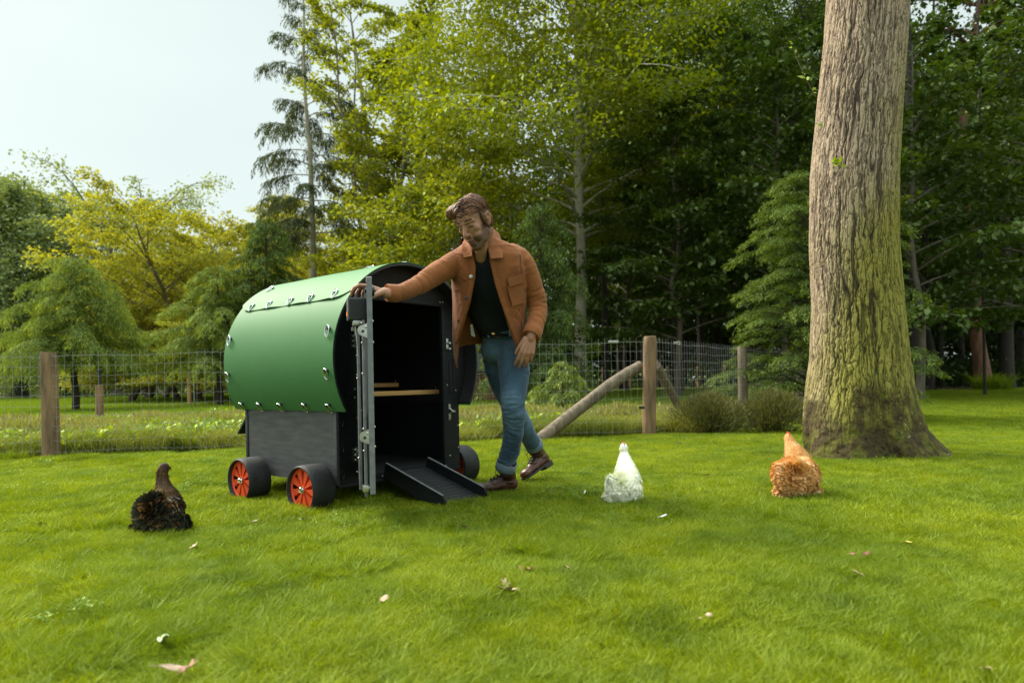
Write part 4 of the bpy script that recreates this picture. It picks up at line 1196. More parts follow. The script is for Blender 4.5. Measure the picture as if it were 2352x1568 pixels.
def make_coop():
    WD, LB, ZB, ZG, R, ZC, OV = .927, .922, .146, .532, .544, .8065, .091
    c = WD / 2
    root = empty('chicken_coop', COOP_O, COOP_YAW, 'mobile black hen house with curved green roof, orange wheels and its door standing open', 'chicken coop')
    def th_at(z): return math.asin((z - ZC) / R)
    tA, tB = pi - th_at(ZG), th_at(ZG)               # left foot, right foot of the curve
    def arc(t, r=R): return (c + r * cos(t), ZC + r * sin(t))
    # front board: body and arch in one, with the door opening
    OW0, OW1, OZ0, OZ1 = .152, .785, .166, 1.138
    def arch_board(y0, y1, opening, name, m):
        mb = MB(); N = 40
        outer = [(0.0, ZB), (0.0, ZG)] + [arc(tA + (tB - tA) * i / N, R - .012) for i in range(N + 1)] + [(WD, ZG), (WD, ZB)]
        if not opening:
            mb.prism(outer, y0, y1)
            return mb.build(name, m, root)
        bm = bmesh.new()
        ov = [bm.verts.new((p[0], y0, p[1])) for p in outer]
        iv = [bm.verts.new((p[0], y0, p[1])) for p in ((OW0, OZ0), (OW0, OZ1), (OW1, OZ1), (OW1, OZ0))]
        ed = [bm.edges.new((ov[i], ov[(i + 1) % len(ov)])) for i in range(len(ov))] + [bm.edges.new((iv[i], iv[(i + 1) % 4])) for i in range(4)]
        r = bmesh.ops.triangle_fill(bm, use_beauty=True, use_dissolve=False, edges=ed)
        for f in list(bm.faces):
            q = f.calc_center_median()
            if OW0 < q.x < OW1 and OZ0 < q.z < OZ1: bm.faces.remove(f)
        ex = bmesh.ops.extrude_face_region(bm, geom=bm.faces[:])
        for v in [g for g in ex['geom'] if isinstance(g, bmesh.types.BMVert)]: v.co.y = y1
        bmesh.ops.recalc_face_normals(bm, faces=bm.faces)
        me = bpy.data.meshes.new(name); bm.to_mesh(me); bm.free(); me.materials.append(m)
        return link_mesh(name, me, root)
    arch_board(0, .018, True, 'front_wall', M['black_panel'])
    # side walls, back wall, floor
    mb = MB(); mb.box((-.002, .019, ZB + .0), (.016, LB - .04, ZG + .01)); mb.build('side_wall', M['grey_panel'], root)
    mb = MB(); mb.box((WD - .016, .019, ZB), (WD + .002, LB - .019, ZG + .01)); mb.build('side_wall', M['black_panel'], root)
    arch_board(LB - .018, LB, False, 'back_wall', M['inside'])
    mb = MB(); mb.box((-.006, LB - .040, ZB + .03), (.03, LB - .019, ZG + .005), bev=.003); mb.build('corner_batten', M['black_panel'], root)
    mb = MB(); mb.box((.017, .02, ZB + .012), (WD - .017, LB - .02, ZB + .03)); mb.build('floor', M['inside'], root)
    # corner edge strip of the front wall with finger joints
    mb = MB(); mb.box((-.006, -.004, ZB - .004), (.012, .0185, ZG + .004), bev=.002); mb.build('edge_strip', M['grey_panel'], root)
    for z in (.195, .335, .472):
        mb = MB(); w, h = .008, .024
        mb.tube([(.033 + w * cos(a), -.001, z + h * sin(a)) for a in [i * pi / 8 for i in range(16)]], .0022, 6, closed=True)
        mb.build('panel_slot', M['black_plastic'], root)
    # inner lining of the roof and the two roof sheets
    def curved(name, t0, t1, r0, r1, y0, y1, m, nseg=44, wav=None, ny=2):
        mb = MB(); vs, fs = [], []
        rows = [y0 + (y1 - y0) * j / (ny - 1) for j in range(ny)]
        for j, y in enumerate(rows):
            for r in (r0, r1):
                for i in range(nseg + 1):
                    t = t0 + (t1 - t0) * i / nseg
                    rr = r
                    if wav: t, rr = wav(t, y, r, i / nseg)
                    x, z = arc(t, rr); vs.append((x, y, z))
        n = nseg + 1
        for j in range(ny - 1):
            o = j * 2 * n
            for i in range(nseg):
                fs.append((o + i, o + i + 1, o + 2 * n + i + 1, o + 2 * n + i))
                fs.append((o + n + i, o + 2 * n + n + i, o + 2 * n + n + i + 1, o + n + i + 1))
            fs.append((o, o + 2 * n, o + 3 * n, o + n)); fs.append((o + nseg, o + n + nseg, o + 3 * n + nseg, o + 2 * n + nseg))
        o = (ny - 1) * 2 * n
        for i in range(nseg):
            fs.append((i, i + n, i + n + 1, i + 1)); fs.append((o + i, o + i + 1, o + n + i + 1, o + n + i))
        mb.add(vs, fs)
        return mb.build(name, m, root, angle=40)
    curved('roof_lining', tA - .02, tB + .02, R - .011, R - .002, -OV + .004, LB + OV - .004, M['inside'])
    curved('roof_sheet', tA, 2.38, R - .0015, R + .003, -OV, LB + OV, M['roof'], ny=8)
    def w2(t, y, r, s):
        k = (1 - s) ** 6
        e = min(1.0, min(y + OV, LB + OV - y) / .12)
        rnd = (1 - e) ** 2 * .10 * k
        return t - rnd, r + (.004 + .0035 * sin(y * 21 + .5)) * k + .001 * sin(y * 9 + t * 5)
    curved('roof_flap', 2.515, .9, R + .0035, R + .0075, -OV - .004, LB + OV + .004, M['roof'], ny=40, wav=w2)
    curved('roof_sheet', .8, tB, R + .0035, R + .007, -OV, LB + OV, M['roof'])
    # black edge trim along the arch
    curved('edge_trim', tA, tB, R - .010, R + .001, -OV - .003, -OV, M['black_plastic'])
    # hooks with steel rings
    def ring(t, y, first):
        M4 = Matrix.Translation((c + (R + .006) * cos(t), y, ZC + (R + .006) * sin(t))) @ Matrix.Rotation(-(t - pi / 2), 4, 'Y')
        mb = MB(); rx, rz = .017, .029     # ring hangs down slope, local z normal, local x along the curve
        sg = -1
        mb.tube([M4 @ Vector((-.014 + rz * cos(a), rx * sin(a), .004 + .006 * (1 + cos(a)))) for a in [i * 2 * pi / 18 for i in range(18)]], .0036, 6, closed=True)
        o = mb.build('hook_ring', M['chrome'], root)
        mb = MB(); mb.tube([M4 @ Vector((.002, 0, -.006)), M4 @ Vector((.002, 0, .010)), M4 @ Vector((.002, 0, .016))], [.010, .0115, .008], 10)
        mb.build('knob', M['black_plastic'], o)
    for y in (.02, .24, .48, .70, .90): ring(3.60, y, 0)
    for y in (.04, .26, .46, .68, .88): ring(2.44, y, 0)
    for t, y in ((2.86, -.04), (3.26, -.04), (2.86, .96), (3.26, .96), (1.66, .20), (2.1, .90), (1.57, -.03)): ring(t, y, 0)
    # hand slots in the arch
    for x0, z0, z1 in ((.068, .63, .80), (.862, .62, .80)):
        mb = MB(); w = .017
        pts = [(x0 + w * cos(a), -.002, z1 + w * sin(a)) for a in [i * pi / 8 for i in range(9)]] + [(x0 - w * cos(a), -.002, z0 - w * sin(a)) for a in [i * pi / 8 for i in range(9)]]
        mb.tube(pts, .0022, 6, closed=True)
        o = mb.build('hand_slot', M['black_panel'], root)
    # jamb battens round the opening
    mb = MB(); mb.box((OW1 + .001, -.006, OZ0), (OW1 + .022, -.0005, OZ1 - .01), bev=.002); mb.build('jamb', M['black_panel'], root)
    mb = MB(); mb.box((OW0 - .004, -.006, OZ1 + .002), (OW1 + .022, -.0005, OZ1 + .022), bev=.002); mb.build('lintel', M['black_panel'], root)
    mb = MB(); mb.box((.0, -.006, ZB - .022), (WD, .02, ZB - .002), bev=.003); mb.build('sill', M['black_panel'], root)
    # perches
    mb = MB(); mb.box((.03, .10, .600), (.855, .135, .627), bev=.003); mb.build('perch', M['perch'], root)
    mb = MB(); mb.box((.03, .42, .648), (.80, .455, .675), bev=.003); mb.build('perch', M['perch'], root)
    for x, y, z in ((.84, .117, .627), (.785, .437, .675)):
        mb = MB(); mb.tube([(x, y, z), (x, y, z + .016)], .003, 6); mb.tube([(x, y, z + .012), (x, y, z + .016)], .006, 8); mb.build('bolt', M['steel'], root)
    # lid and nest box at the back
    mb = MB(); mb.box((.05, LB + .001, ZB + .03), (WD - .05, LB + .085, .40)); mb.build('nest_box', M['black_panel'], root)
    mb = MB(); mb.prism([(-0.0, .515), (.013, .515), (.155, .375), (.142, .37)], .03, WD - .03, Matrix.Translation((0, LB + .002, 0)) @ Matrix(((0, 1, 0, 0), (1, 0, 0, 0), (0, 0, 1, 0), (0, 0, 0, 1))))
    mb.build('nest_box_lid', M['black_panel'], root)
    # wheels
    def wheel(x, y, sgn):
        """sgn -1: left side of the coop, outer face towards -x"""
        zc = .129
        Mw = Matrix.Translation((x, y, zc)) @ (Matrix.Rotation(radians(-90), 4, 'Y') if sgn < 0 else Matrix.Rotation(radians(90), 4, 'Y'))
        # wheel axis = local z, outer face at z=0, body at z=-.125
        mb = MB()
        prof = [(.111, -.010), (.113, .012), (.1165, .018), (.121, .018), (.126, .010), (.1285, -.012), (.1290, -.06), (.1280, -.105), (.123, -.118), (.112, -.120), (.104, -.10), (.104, -.03)]
        N = 56; vs, fs = [], []
        for i in range(N):
            a = 2 * pi * i / N
            for r, z in prof: vs.append(Vector((r * cos(a), r * sin(a), z)))
        k = len(prof)
        for i in range(N):
            j = (i + 1) % N
            for q in range(k): fs.append((i * k + q, i * k + (q + 1) % k, j * k + (q + 1) % k, j * k + q))
        mb.add([Mw @ v for v in vs], fs)
        w = mb.build('wheel', M['rubber'], root, angle=50)
        mb = MB()        # rim with pressed petals
        vs, fs = [], []
        NP = 9
        def ringpts(r, z, n=72): return [Vector((r * cos(2 * pi * i / n), r * sin(2 * pi * i / n), z)) for i in range(n)]
        rings = [ringpts(.1115, -.02), ringpts(.1115, -.002), ringpts(.104, -.001), ringpts(.098, -.006)]
        for rr in rings: vs += rr
        for q in range(3):
            for i in range(72): fs.append((q * 72 + i, q * 72 + (i + 1) % 72, (q + 1) * 72 + (i + 1) % 72, (q + 1) * 72 + i))
        mb.add([Mw @ v for v in vs], fs)
        disc = ringpts(.1, -.034, 36); mb.add([Mw @ v for v in disc], [tuple(range(36))])
        for i in range(NP):
            a0 = 2 * pi * i / NP + .2; da = 2 * pi / NP
            def pp(r, a, z): return Mw @ Vector((r * cos(a), r * sin(a), z))
            a1, a2, a3 = a0, a0 + da * .60, a0 + da
            top = [pp(.016, a1 + .1, -.004), pp(.099, a1, -.006), pp(.0995, (a1 + a2) / 2, -.006), pp(.099, a2, -.006), pp(.016, a2, -.004)]
            bot = [pp(.016, a1 + .1, -.034), pp(.099, a1 + .01, -.034), pp(.0995, (a1 + a2) / 2, -.034), pp(.099, a2 + da * .12, -.034), pp(.016, a2 + .05, -.034)]
            mb.add(top + bot, [(0, 1, 2, 3, 4), (0, 5, 6, 1), (1, 6, 7, 2), (2, 7, 8, 3), (3, 8, 9, 4), (4, 9, 5, 0)])
        mb.tube([Mw @ Vector((0, 0, -.034)), Mw @ Vector((0, 0, .001))], [.024, .021], 20)
        mb.build('rim', M['orange'], w, angle=25)
        mb = MB(); mb.tube([Mw @ Vector((0, 0, .001)), Mw @ Vector((0, 0, .004))], [.019, .019], 20); mb.tube([Mw @ Vector((0, 0, .004)), Mw @ Vector((0, 0, .014))], [.009, .009], 6)
        mb.tube([Mw @ Vector((.012 * cos(a), .016 * sin(a) , .012 + .002 * cos(a))) for a in [i * pi / 6 for i in range(12)]], .0025, 6, closed=True)
        mb.build('hub', M['chrome'], w)
        mb = MB(); mb.tube([Mw @ Vector((0, 0, -.12)), Mw @ Vector((0, 0, -.03))], .012, 8); mb.build('axle', M['steel'], w)
        return w
    wheel(-.147, .10, -1); wheel(-.147, .715, -1); wheel(WD + .147, .10, 1); wheel(WD + .147, .715, 1)
    # ramp
    RW0, RW1 = .305, .635
    p0, p1 = Vector((0, -.012, .172)), Vector((0, -.47, .028))
    d = (p1 - p0).normalized(); nn = Vector((0, d.z, -d.y)) * -1
    if nn.z < 0: nn = -nn
    Ln = (p1 - p0).length
    MR = Matrix.Translation(p0) @ Matrix(((1, 0, 0), (0, d.y, nn.y), (0, d.z, nn.z))).to_4x4()
    mb = MB(); mb.box((RW0 + .009, 0, -.008), (RW1 - .009, Ln, 0), MR); rp = mb.build('ramp', M['inside'], root)
    for x in (RW0, RW1 - .011):
        mb = MB(); mb.prism([(-.005, .055), (Ln - .02, .055), (Ln + .01, .03), (Ln + .01, -.03), (-.005, -.03)], x, x + .011, MR @ Matrix(((0, 1, 0, 0), (1, 0, 0, 0), (0, 0, 1, 0), (0, 0, 0, 1))))
        mb.build('ramp_side', M['black_panel'], rp)
    k = 14
    for i in range(k):
        y = .03 + (Ln - .05) * i / (k - 1)
        mb = MB(); mb.tube([MR @ Vector((RW0 + .02 + .03 * (i % 2), y, -.001)), MR @ Vector((RW1 - .025 - .035 * ((i + 1) % 2), y, -.001))], .0055, 8)
        mb.build('rung', M['black_plastic'], rp)
    for x in (RW0, RW1 - .011):
        mb = MB(); mb.box((x - .001, -.004, .0552), (x + .012, Ln - .02, .0585), MR); mb.build('edge', M['door_edge'], rp)
    # door, opened about ninety degrees and more
    W2 = Vector((cos(COOP_YAW), sin(COOP_YAW))); L2 = Vector((-sin(COOP_YAW), cos(COOP_YAW)))
    hw = Vector((COOP_O.x, COOP_O.y)) + W2 * .152 + L2 * -.008
    fw = Vector((-.641, 3.023))
    dv = (fw - hw).normalized()
    ang = atan2(dv.y, dv.x) - COOP_YAW
    door = empty('door', (0.152, -.012, 0), ang)
    door.parent = root
    DL = .632
    mb = MB(); mb.box((.006, -.009, .178), (DL, .009, 1.118), bev=.002)
    # local frame: x from hinge to free edge, -y the outer face
    bpy.data.objects.remove(door)
    door = mb.build('door', [M['black_panel']], root)
    door.location = (0.152, -.012, 0); door.rotation_euler = (0, 0, ang)
    mb = MB(); mb.prism([(DL + .0005, .176), (DL + .004, .176), (DL + .004, 1.155), (DL - .012, 1.16), (DL - .03, 1.136), (DL + .0005, 1.136)], -.0135, .0105); mb.build('edge_strip', M['door_edge'], door)
    for x0, x1, y0, y1, z0, z1, mm in ((.585, .6, -.034, -.020, .16, .965, 'door_edge'), (.50, .515, -.052, -.038, .18, .93, 'door_edge'), (.18, .20, -.03, -.016, .20, .93, 'door_edge'), (.06, .07, -.024, -.010, .2, .6, 'grey_panel')):
        mb = MB(); mb.box((x0, y0, z0), (x1, y1, z1), bev=.002); mb.build('rail', M[mm], door)
    mb = MB(); mb.box((.22, -.036, .19), (.49, -.026, .55), bev=.002); mb.build('sliding_hatch', M['black_panel'], door)
    mb = MB(); mb.box((.44, -.092, .972), (.56, -.010, 1.072), bev=.005)
    bx = mb.build('opener_box', M['box_plastic'], door)
    mb = MB()
    for i in range(14): mb.box((.5605, -.086, .984 + i * .0058), (.5625, -.014, .987 + i * .0058))
    mb.build('vent_ribs', M['black_plastic'], bx)
    mb = MB(); mb.box((.47, -.0945, .99), (.53, -.0925, 1.012)); mb.build('sticker', M['sticker'], bx)
    mb = MB(); mb.tube([(.53, -.05, 1.072), (.53, -.05, 1.088)], [.011, .009], 12); mb.build('button', M['black_plastic'], bx)
    mb = MB(); mb.tube([(.55, .012, 1.105), (.55, .028, 1.105)], [.026, .024], 18); mb.tube([(.60, -.02, 1.1), (.60, -.009, 1.1)], [.010, .012], 12); mb.build('door_knob', M['black_plastic'], door)
    def latch_plate(z):
        mb = MB(); pts = [(DL - .0025 + .0, z + .03)] + [(DL - .002 - .0, z + .03)]
        N = 14; out_ = []
        for i in range(N + 1):
            a = pi / 2 + pi * i / N
            out_.append((-.036 + .020 * cos(a), z + .024 * sin(a)))
        poly = [(-.008, z + .036)] + out_ + [(-.008, z - .036)]
        # plate standing off the outer face, seen edge-on to the door: lies in the y-z plane
        vs = [(DL - .004, p[0], p[1]) for p in poly] + [(DL + .0, p[0], p[1]) for p in poly]
        n = len(poly)
        mb.add(vs, [tuple(range(n)), tuple(range(2 * n - 1, n - 1, -1))] + [(i, (i + 1) % n, (i + 1) % n + n, i + n) for i in range(n)])
        o = mb.build('latch', M['steel'], door)
        mb = MB(); mb.tube([(DL, -.033, z - .004), (DL + .002, -.033, z - .004)], .007, 12); mb.build('hole', M['black_plastic'], o)
        mb = MB(); mb.ball((DL + .002, -.02, z + .016), (.003, .006, .006), nu=10, nv=6); mb.build('rivet', M['steel'], o)
    latch_plate(.915); latch_plate(.435)
    for z in (.958, .862, .478, .388):
        mb = MB(); mb.ball((DL - .012, .012, z), (.006, .006, .006), nu=10, nv=6); mb.build('bolt', M['steel'], door)
    for x, z in ((.61, .95), (.61, .86), (.61, .72), (.61, .47), (.61, .37), (.53, .7), (.53, .33), (.195, .82), (.195, .72), (.195, .5), (.195, .33), (.195, .22), (.6, .2)):
        mb = MB(); mb.ball((x, -.036 if x > .55 else (-.054 if x > .5 else -.032), z), (.005, .005, .005), nu=8, nv=6); mb.build('bolt', M['steel'], door)
    mb = MB()       # cord and small pulley below the opener
    mb.tube([(.52, -.06, .972), (.55, -.056, .88), (.56, -.05, .80)], .0016, 5); mb.tube([(.50, -.06, .972), (.51, -.058, .9)], .0016, 5)
    mb.build('cord', M['steel'], door)
    mb = MB(); mb.box((.49, -.07, .945), (.55, -.03, .968), bev=.003); mb.tube([(.5, -.075, .93), (.5, -.03, .93)], .010, 10); mb.build('bracket', M['steel'], door)
    mb = MB(); mb.box((.595, -.045, .185), (.625, -.018, .215), bev=.003); mb.tube([(.61, -.02, .20), (.61, .012, .20)], .008, 8); mb.build('bottom_bolt', M['steel'], door)
    # hinges on the front board
    for z in (.905, .292):
        mb = MB(); mb.box((.100, -.0035, z - .04), (.130, .0, z + .04), bev=.001); mb.tube([(.136, -.010, z - .04), (.136, -.010, z + .04)], .006, 10)
        h = mb.build('hinge', M['steel'], root)
        for dz in (-.027, 0, .027):
            mb = MB(); mb.ball((.115, -.005, z + dz), .006, nu=10, nv=6); mb.build('screw', M['steel'], h)
    for z in (.93, .895):
        mb = MB(); mb.box((.822, -.004, z - .018), (.842, -.0, z + .014), bev=.001); mb.box((.835, -.014, z - .02), (.856, -.004, z - .008), bev=.001); mb.build('strike_plate', M['steel'], root)
    for z in (.518, .462):
        mb = MB(); mb.box((.832, -.004, z - .018), (.852, -.0, z + .018), bev=.001); mb.build('strike_plate', M['steel'], root)
    mb = MB(); mb.tube([(.845, -.012, .49), (.875, -.012, .49)], .009, 10); mb.tube([(.842, -.003, .508), (.852, -.014, .495), (.842, -.003, .474)], .006, 6); mb.build('strike_bolt', M['steel'], root)
    for x, z in ((.775, 1.165), (.80, 1.168), (.825, .655), (.838, .44), (.84, .215), (.12, .645), (.12, .60), (.125, .20), (.90, .62), (.915, .40), (.915, .26), (.80, .158), (.30, .155), (.55, .16)):
        mb = MB(); mb.ball((x, -.002, z), (.0055, .004, .0055), nu=10, nv=6); mb.build('screw', M['steel'], root)
    return root
make_coop()
# ================================================================== the man
def lerp_tab(tab, y):
    ks = [t[0] for t in tab]
    return [float(np.interp(y, ks, [t[i] for t in tab])) for i in range(1, len(tab[0]))]
def capsule(mb, p, q, r1, r2, n=12):
    p, q = Vector(p), Vector(q)
    mb.tube([p, p.lerp(q, .5), q], [r1, (r1 + r2) / 2, r2], n)
    mb.ball(p, r1, nu=n, nv=8); mb.ball(q, r2, nu=n, nv=8)
def chain(mb, pts, n=14):
    """pts: (point, radius) joined in a smooth limb"""
    P_ = [Vector(p[0]) for p in pts]; R_ = [p[1] for p in pts]
    mb.tube(P_, R_, n)
    for p, r in zip(P_, R_): mb.ball(p, r * .995, nu=n, nv=8)
def smoothpts(ctrl, per=6):
    """Catmull-Rom through (point, radius)"""
    pts = [np.array([*c[0], c[1]]) for c in ctrl]
    pts = [2 * pts[0] - pts[1]] + pts + [2 * pts[-1] - pts[-2]]
    out = []
    for i in range(1, len(pts) - 2):
        for k in range(per):
            t = k / per
            a, b, c, d = pts[i - 1:i + 3]
            q = .5 * ((2 * b) + (-a + c) * t + (2 * a - 5 * b + 4 * c - d) * t * t + (-a + 3 * b - 3 * c + d) * t ** 3)
            out.append((Vector(q[:3]), float(q[3])))
    out.append((Vector(pts[-2][:3]), float(pts[-2][3])))
    return out

HC = P(1090, 511, 3.30)                                  # head centre, between the ears
yaw, pitch = radians(34), radians(32)
fh = Vector((-sin(yaw), -cos(yaw), 0)); hr = Vector((-fh.y, fh.x, 0))
hf = (fh * cos(pitch) + Vector((0, 0, -sin(pitch)))).normalized()
hu = (fh * sin(pitch) + Vector((0, 0, cos(pitch)))).normalized()
roll = radians(6)
hr2 = hr * cos(roll) + hu * sin(roll); hu2 = hu * cos(roll) - hr * sin(roll)
HM = Matrix(((hr2.x, hf.x, hu2.x, HC.x), (hr2.y, hf.y, hu2.y, HC.y), (hr2.z, hf.z, hu2.z, HC.z), (0, 0, 0, 1)))
HMi = HM.inverted()
def hp_(x, y, z): return HM @ Vector((x, y, z))
def hb(mb, c, r, rot=None):
    R3 = HM.to_3x3()
    mb.ball(HM @ Vector(c), r, nu=20, nv=14, rot=R3 @ rot if rot is not None else R3)

SR_, ER_, WR_ = P(1050, 603, 3.50), P(962, 655, 3.34), P(886, 674, 3.185)
SL_, EL_, WL_ = P(1200, 602, 3.53), P(1237, 700, 3.60), P(1220, 774, 3.50)
HIP1, KN1, AN1 = P(1178, 800, 3.78), P(1180, 925, 3.68), P(1164, 1070, 3.84)
HIP2, KN2, AN2 = P(1138, 800, 3.90), P(1170, 922, 4.03), P(1226, 1026, 4.30)
NECK0, NECK1 = P(1106, 588, 3.50), hp_(0, -.035, -.05)

RINGS = []
def hand(mb, W, F, N, S, curls, sc=1.0, spread=(.10, .02, -.05, -.13), thumb=(.75, .35, .35), tcurl=.35):
    """W wrist, F towards the fingers, N back of the hand, S towards the thumb"""
    F = F.normalized(); S = (S - F * S.dot(F)).normalized(); N = (N - F * N.dot(F) - S * N.dot(S)).normalized()
    chain(mb, [(W - F * .03 * sc, .0255 * sc), (W + F * .006 * sc, .0245 * sc)])
    xs = (.030, .010, -.011, -.031); kn = (.088, .092, .087, .078)
    L = ((.043, .026, .021), (.048, .030, .022), (.044, .028, .021), (.034, .021, .019))
    R = ((.0102, .0090, .0078), (.0104, .0092, .0079), (.0098, .0086, .0074), (.0086, .0076, .0067))
    mb.ball(W + F * .05 * sc - N * .004 * sc, (.040 * sc, .045 * sc, .0155 * sc), rot=Matrix((S, F, N)).transposed())
    for i in range(4):
        k = W + F * kn[i] * sc + S * xs[i] * sc + N * .003 * sc
        b = W + F * .012 * sc + S * xs[i] * .5 * sc
        chain(mb, [(b, .0145 * sc), (k, .0118 * sc)], 10)
        d = (F + S * spread[i]).normalized(); p = k
        ang = 0
        pts = [(p, R[i][0] * 1.1 * sc)]
        for j in range(3):
            ang += curls[i][j]
            dd = d * cos(ang) - N * sin(ang)
            p = p + dd * L[i][j] * sc
            pts.append((p, R[i][j] * sc * (.96 if j < 2 else .92)))
            if i == 2 and j == 0: RINGS.append((p - dd * L[i][j] * sc * .45, dd, R[i][0] * sc))
        chain(mb, pts, 10)
    t0 = W + F * .018 * sc + S * .026 * sc - N * .006 * sc
    td = (F * thumb[0] + S * thumb[1] - N * thumb[2]).normalized()
    t1 = t0 + td * .040 * sc
    td2 = (td + F * .25 * 1 - N * tcurl * .6).normalized(); t2 = t1 + td2 * .030 * sc
    td3 = (td2 + F * .15 - N * tcurl * .4 - S * tcurl * .5).normalized(); t3 = t2 + td3 * .022 * sc
    chain(mb, [(t0, .0165 * sc), (t1, .0125 * sc), (t2, .0105 * sc), (t3, .0088 * sc)], 10)

skin, nt_s, out_s = new_mat('skin')
def make_skin():
    nt = nt_s
    b = nt.nodes.new('ShaderNodeBsdfPrincipled'); nt.links.new(b.outputs[0], out_s.inputs['Surface'])
    f = tex_noise(nt, 38, 5); g = tex_noise(nt, 9, 3)
    c1 = _ramp(nt, g, [(.35, (.34, .165, .10)), (.65, (.40, .20, .13))])
    mx = nt.nodes.new('ShaderNodeMixRGB')
    a1 = nt.nodes.new('ShaderNodeAttribute'); a1.attribute_name = 'paint'
    a2 = nt.nodes.new('ShaderNodeAttribute'); a2.attribute_name = 'paint_amount'
    nt.links.new(a2.outputs['Fac'], mx.inputs['Fac']); nt.links.new(c1, mx.inputs['Color1']); nt.links.new(a1.outputs['Color'], mx.inputs['Color2'])
    nt.links.new(mx.outputs[0], b.inputs['Base Color'])
    b.inputs['Roughness'].default_value = .5; b.inputs['Specular IOR Level'].default_value = .4
    b.inputs['Subsurface Weight'].default_value = .12; b.inputs['Subsurface Radius'].default_value = (.012, .005, .003); b.inputs['Subsurface Scale'].default_value = .6
    bp = nt.nodes.new('ShaderNodeBump'); bp.inputs['Strength'].default_value = .25; bp.inputs['Distance'].default_value = .002
    nt.links.new(f, bp.inputs['Height']); nt.links.new(bp.outputs[0], b.inputs['Normal'])
make_skin()
M['jacket'] = mat('rust brown canvas', (.27, .092, .028), (.20, .066, .019), 3.5, .85, bump=.75, bscale=17, sheen=.1, spec=.25, lo=.4, hi=.62)
M['jacket_seam'] = mat('rust canvas seam', (.27, .09, .025), (.22, .07, .02), 8, .85, sheen=.2, spec=.2)
M['tshirt'] = mat('black blue jersey', (.008, .010, .015), (.014, .018, .026), 4, .85, bump=.1, bscale=120, spec=.3)
def denim():
    m, nt, out = new_mat('washed blue denim')
    b = nt.nodes.new('ShaderNodeBsdfPrincipled'); nt.links.new(b.outputs[0], out.inputs['Surface'])
    f = tex_noise(nt, 6, 5, stretch=(1, 1, .45)); g = tex_noise(nt, 260, 3, stretch=(1, 1, .3))
    c = _ramp(nt, f, [(.3, (.022, .048, .085)), (.5, (.05, .10, .16)), (.68, (.12, .195, .27))])
    mx = nt.nodes.new('ShaderNodeMixRGB'); mx.blend_type = 'MULTIPLY'; mx.inputs['Fac'].default_value = .6
    nt.links.new(c, mx.inputs['Color1']); nt.links.new(_ramp(nt, g, [(.35, (.7, .7, .72)), (.65, (1.2, 1.2, 1.2))]), mx.inputs['Color2'])
    nt.links.new(mx.outputs[0], b.inputs['Base Color']); b.inputs['Roughness'].default_value = .85; b.inputs['Sheen Weight'].default_value = .2; b.inputs['Specular IOR Level'].default_value = .25
    bp = nt.nodes.new('ShaderNodeBump'); bp.inputs['Strength'].default_value = .3; bp.inputs['Distance'].default_value = .003
    nt.links.new(g, bp.inputs['Height']); nt.links.new(bp.outputs[0], b.inputs['Normal'])
    return m
M['denim'] = denim()
M['denim_cuff'] = mat('turned denim inside', (.19, .25, .30), (.13, .18, .23), 14, .85, bump=.3, bscale=200)
M['leather'] = mat('dark brown boot leather', (.085, .026, .014), (.045, .014, .009), 12, .38, .55, .3, 60, coat=.15)
M['toe_leather'] = mat('polished toe leather', (.16, .055, .032), (.10, .034, .02), 12, .3, .45, .2, 60, coat=.3)
M['sole'] = mat('boot sole', (.028, .02, .016), (.016, .012, .01), 20, .7)
M['lace'] = mat('boot laces', (.012, .009, .009), (.02, .016, .015), 20, .8)
M['brass'] = mat('gold metal', (.75, .45, .15), (.6, .36, .12), 30, .3, metal=1)
M['hair'] = mat('brown hair', (.17, .072, .038), (.055, .024, .014), 26, .5, .65, .3, 90, stretch=(1, 1, .5), spec=.35)
M['hair_light'] = mat('light brown hair', (.30, .15, .085), (.17, .075, .04), 40, .5, .6, spec=.35)  # light brown tone given to random locks
M['hair_dark'] = mat('dark hair', (.035, .016, .010), (.02, .01, .007), 40, .5, .6, spec=.3)
M['brow'] = mat('dark brows', (.03, .014, .009), (.022, .01, .007), 40, .7)

mb = MB()
# skull and face
hb(mb, (0, -.016, .042), (.072, .089, .078)); hb(mb, (0, .030, -.005), (.060, .060, .075)); hb(mb, (0, .028, -.045), (.050, .056, .060))
hb(mb, (0, .066, -.103), (.025, .021, .020)); hb(mb, (0, .045, .045), (.060, .045, .045))
for s in (-1, 1):
    chain(mb, [(hp_(s * .049, .000, -.052), .021), (hp_(s * .037, .034, -.083), .020), (hp_(s * .012, .064, -.106), .017)])
    hb(mb, (s * .040, .058, -.010), (.020, .020, .022)); hb(mb, (s * .028, .050, -.045), (.022, .028, .040))
    chain(mb, [(hp_(s * .048, .066, .026), .010), (hp_(s * .028, .081, .030), .010), (hp_(s * .008, .085, .026), .009)], 10)
    hb(mb, (s * .031, .0715, .008), (.0155, .0135, .0115))
    hb(mb, (s * .0105, .097, -.030), (.0085, .010, .0075))
    chain(mb, [(hp_(s * .073, -.004, .020), .008), (hp_(s * .083, -.020, .026), .007), (hp_(s * .085, -.026, .008), .0065), (hp_(s * .079, -.014, -.018), .007), (hp_(s * .073, -.004, -.030), .007)], 10)
    hb(mb, (s * .076, -.012, .000), (.006, .012, .020))
chain(mb, [(hp_(0, .082, .022), .0085), (hp_(0, .094, .002), .0095), (hp_(0, .105, -.020), .0115), (hp_(0, .108, -.027), .0115)], 12)
hb(mb, (0, .086, -.046), (.021, .010, .012))
hb(mb, (0, .0905, -.0585), (.0235, .0085, .0055)); hb(mb, (0, .0885, -.0695), (.019, .009, .0060)); hb(mb, (0, .078, -.083), (.022, .014, .012))
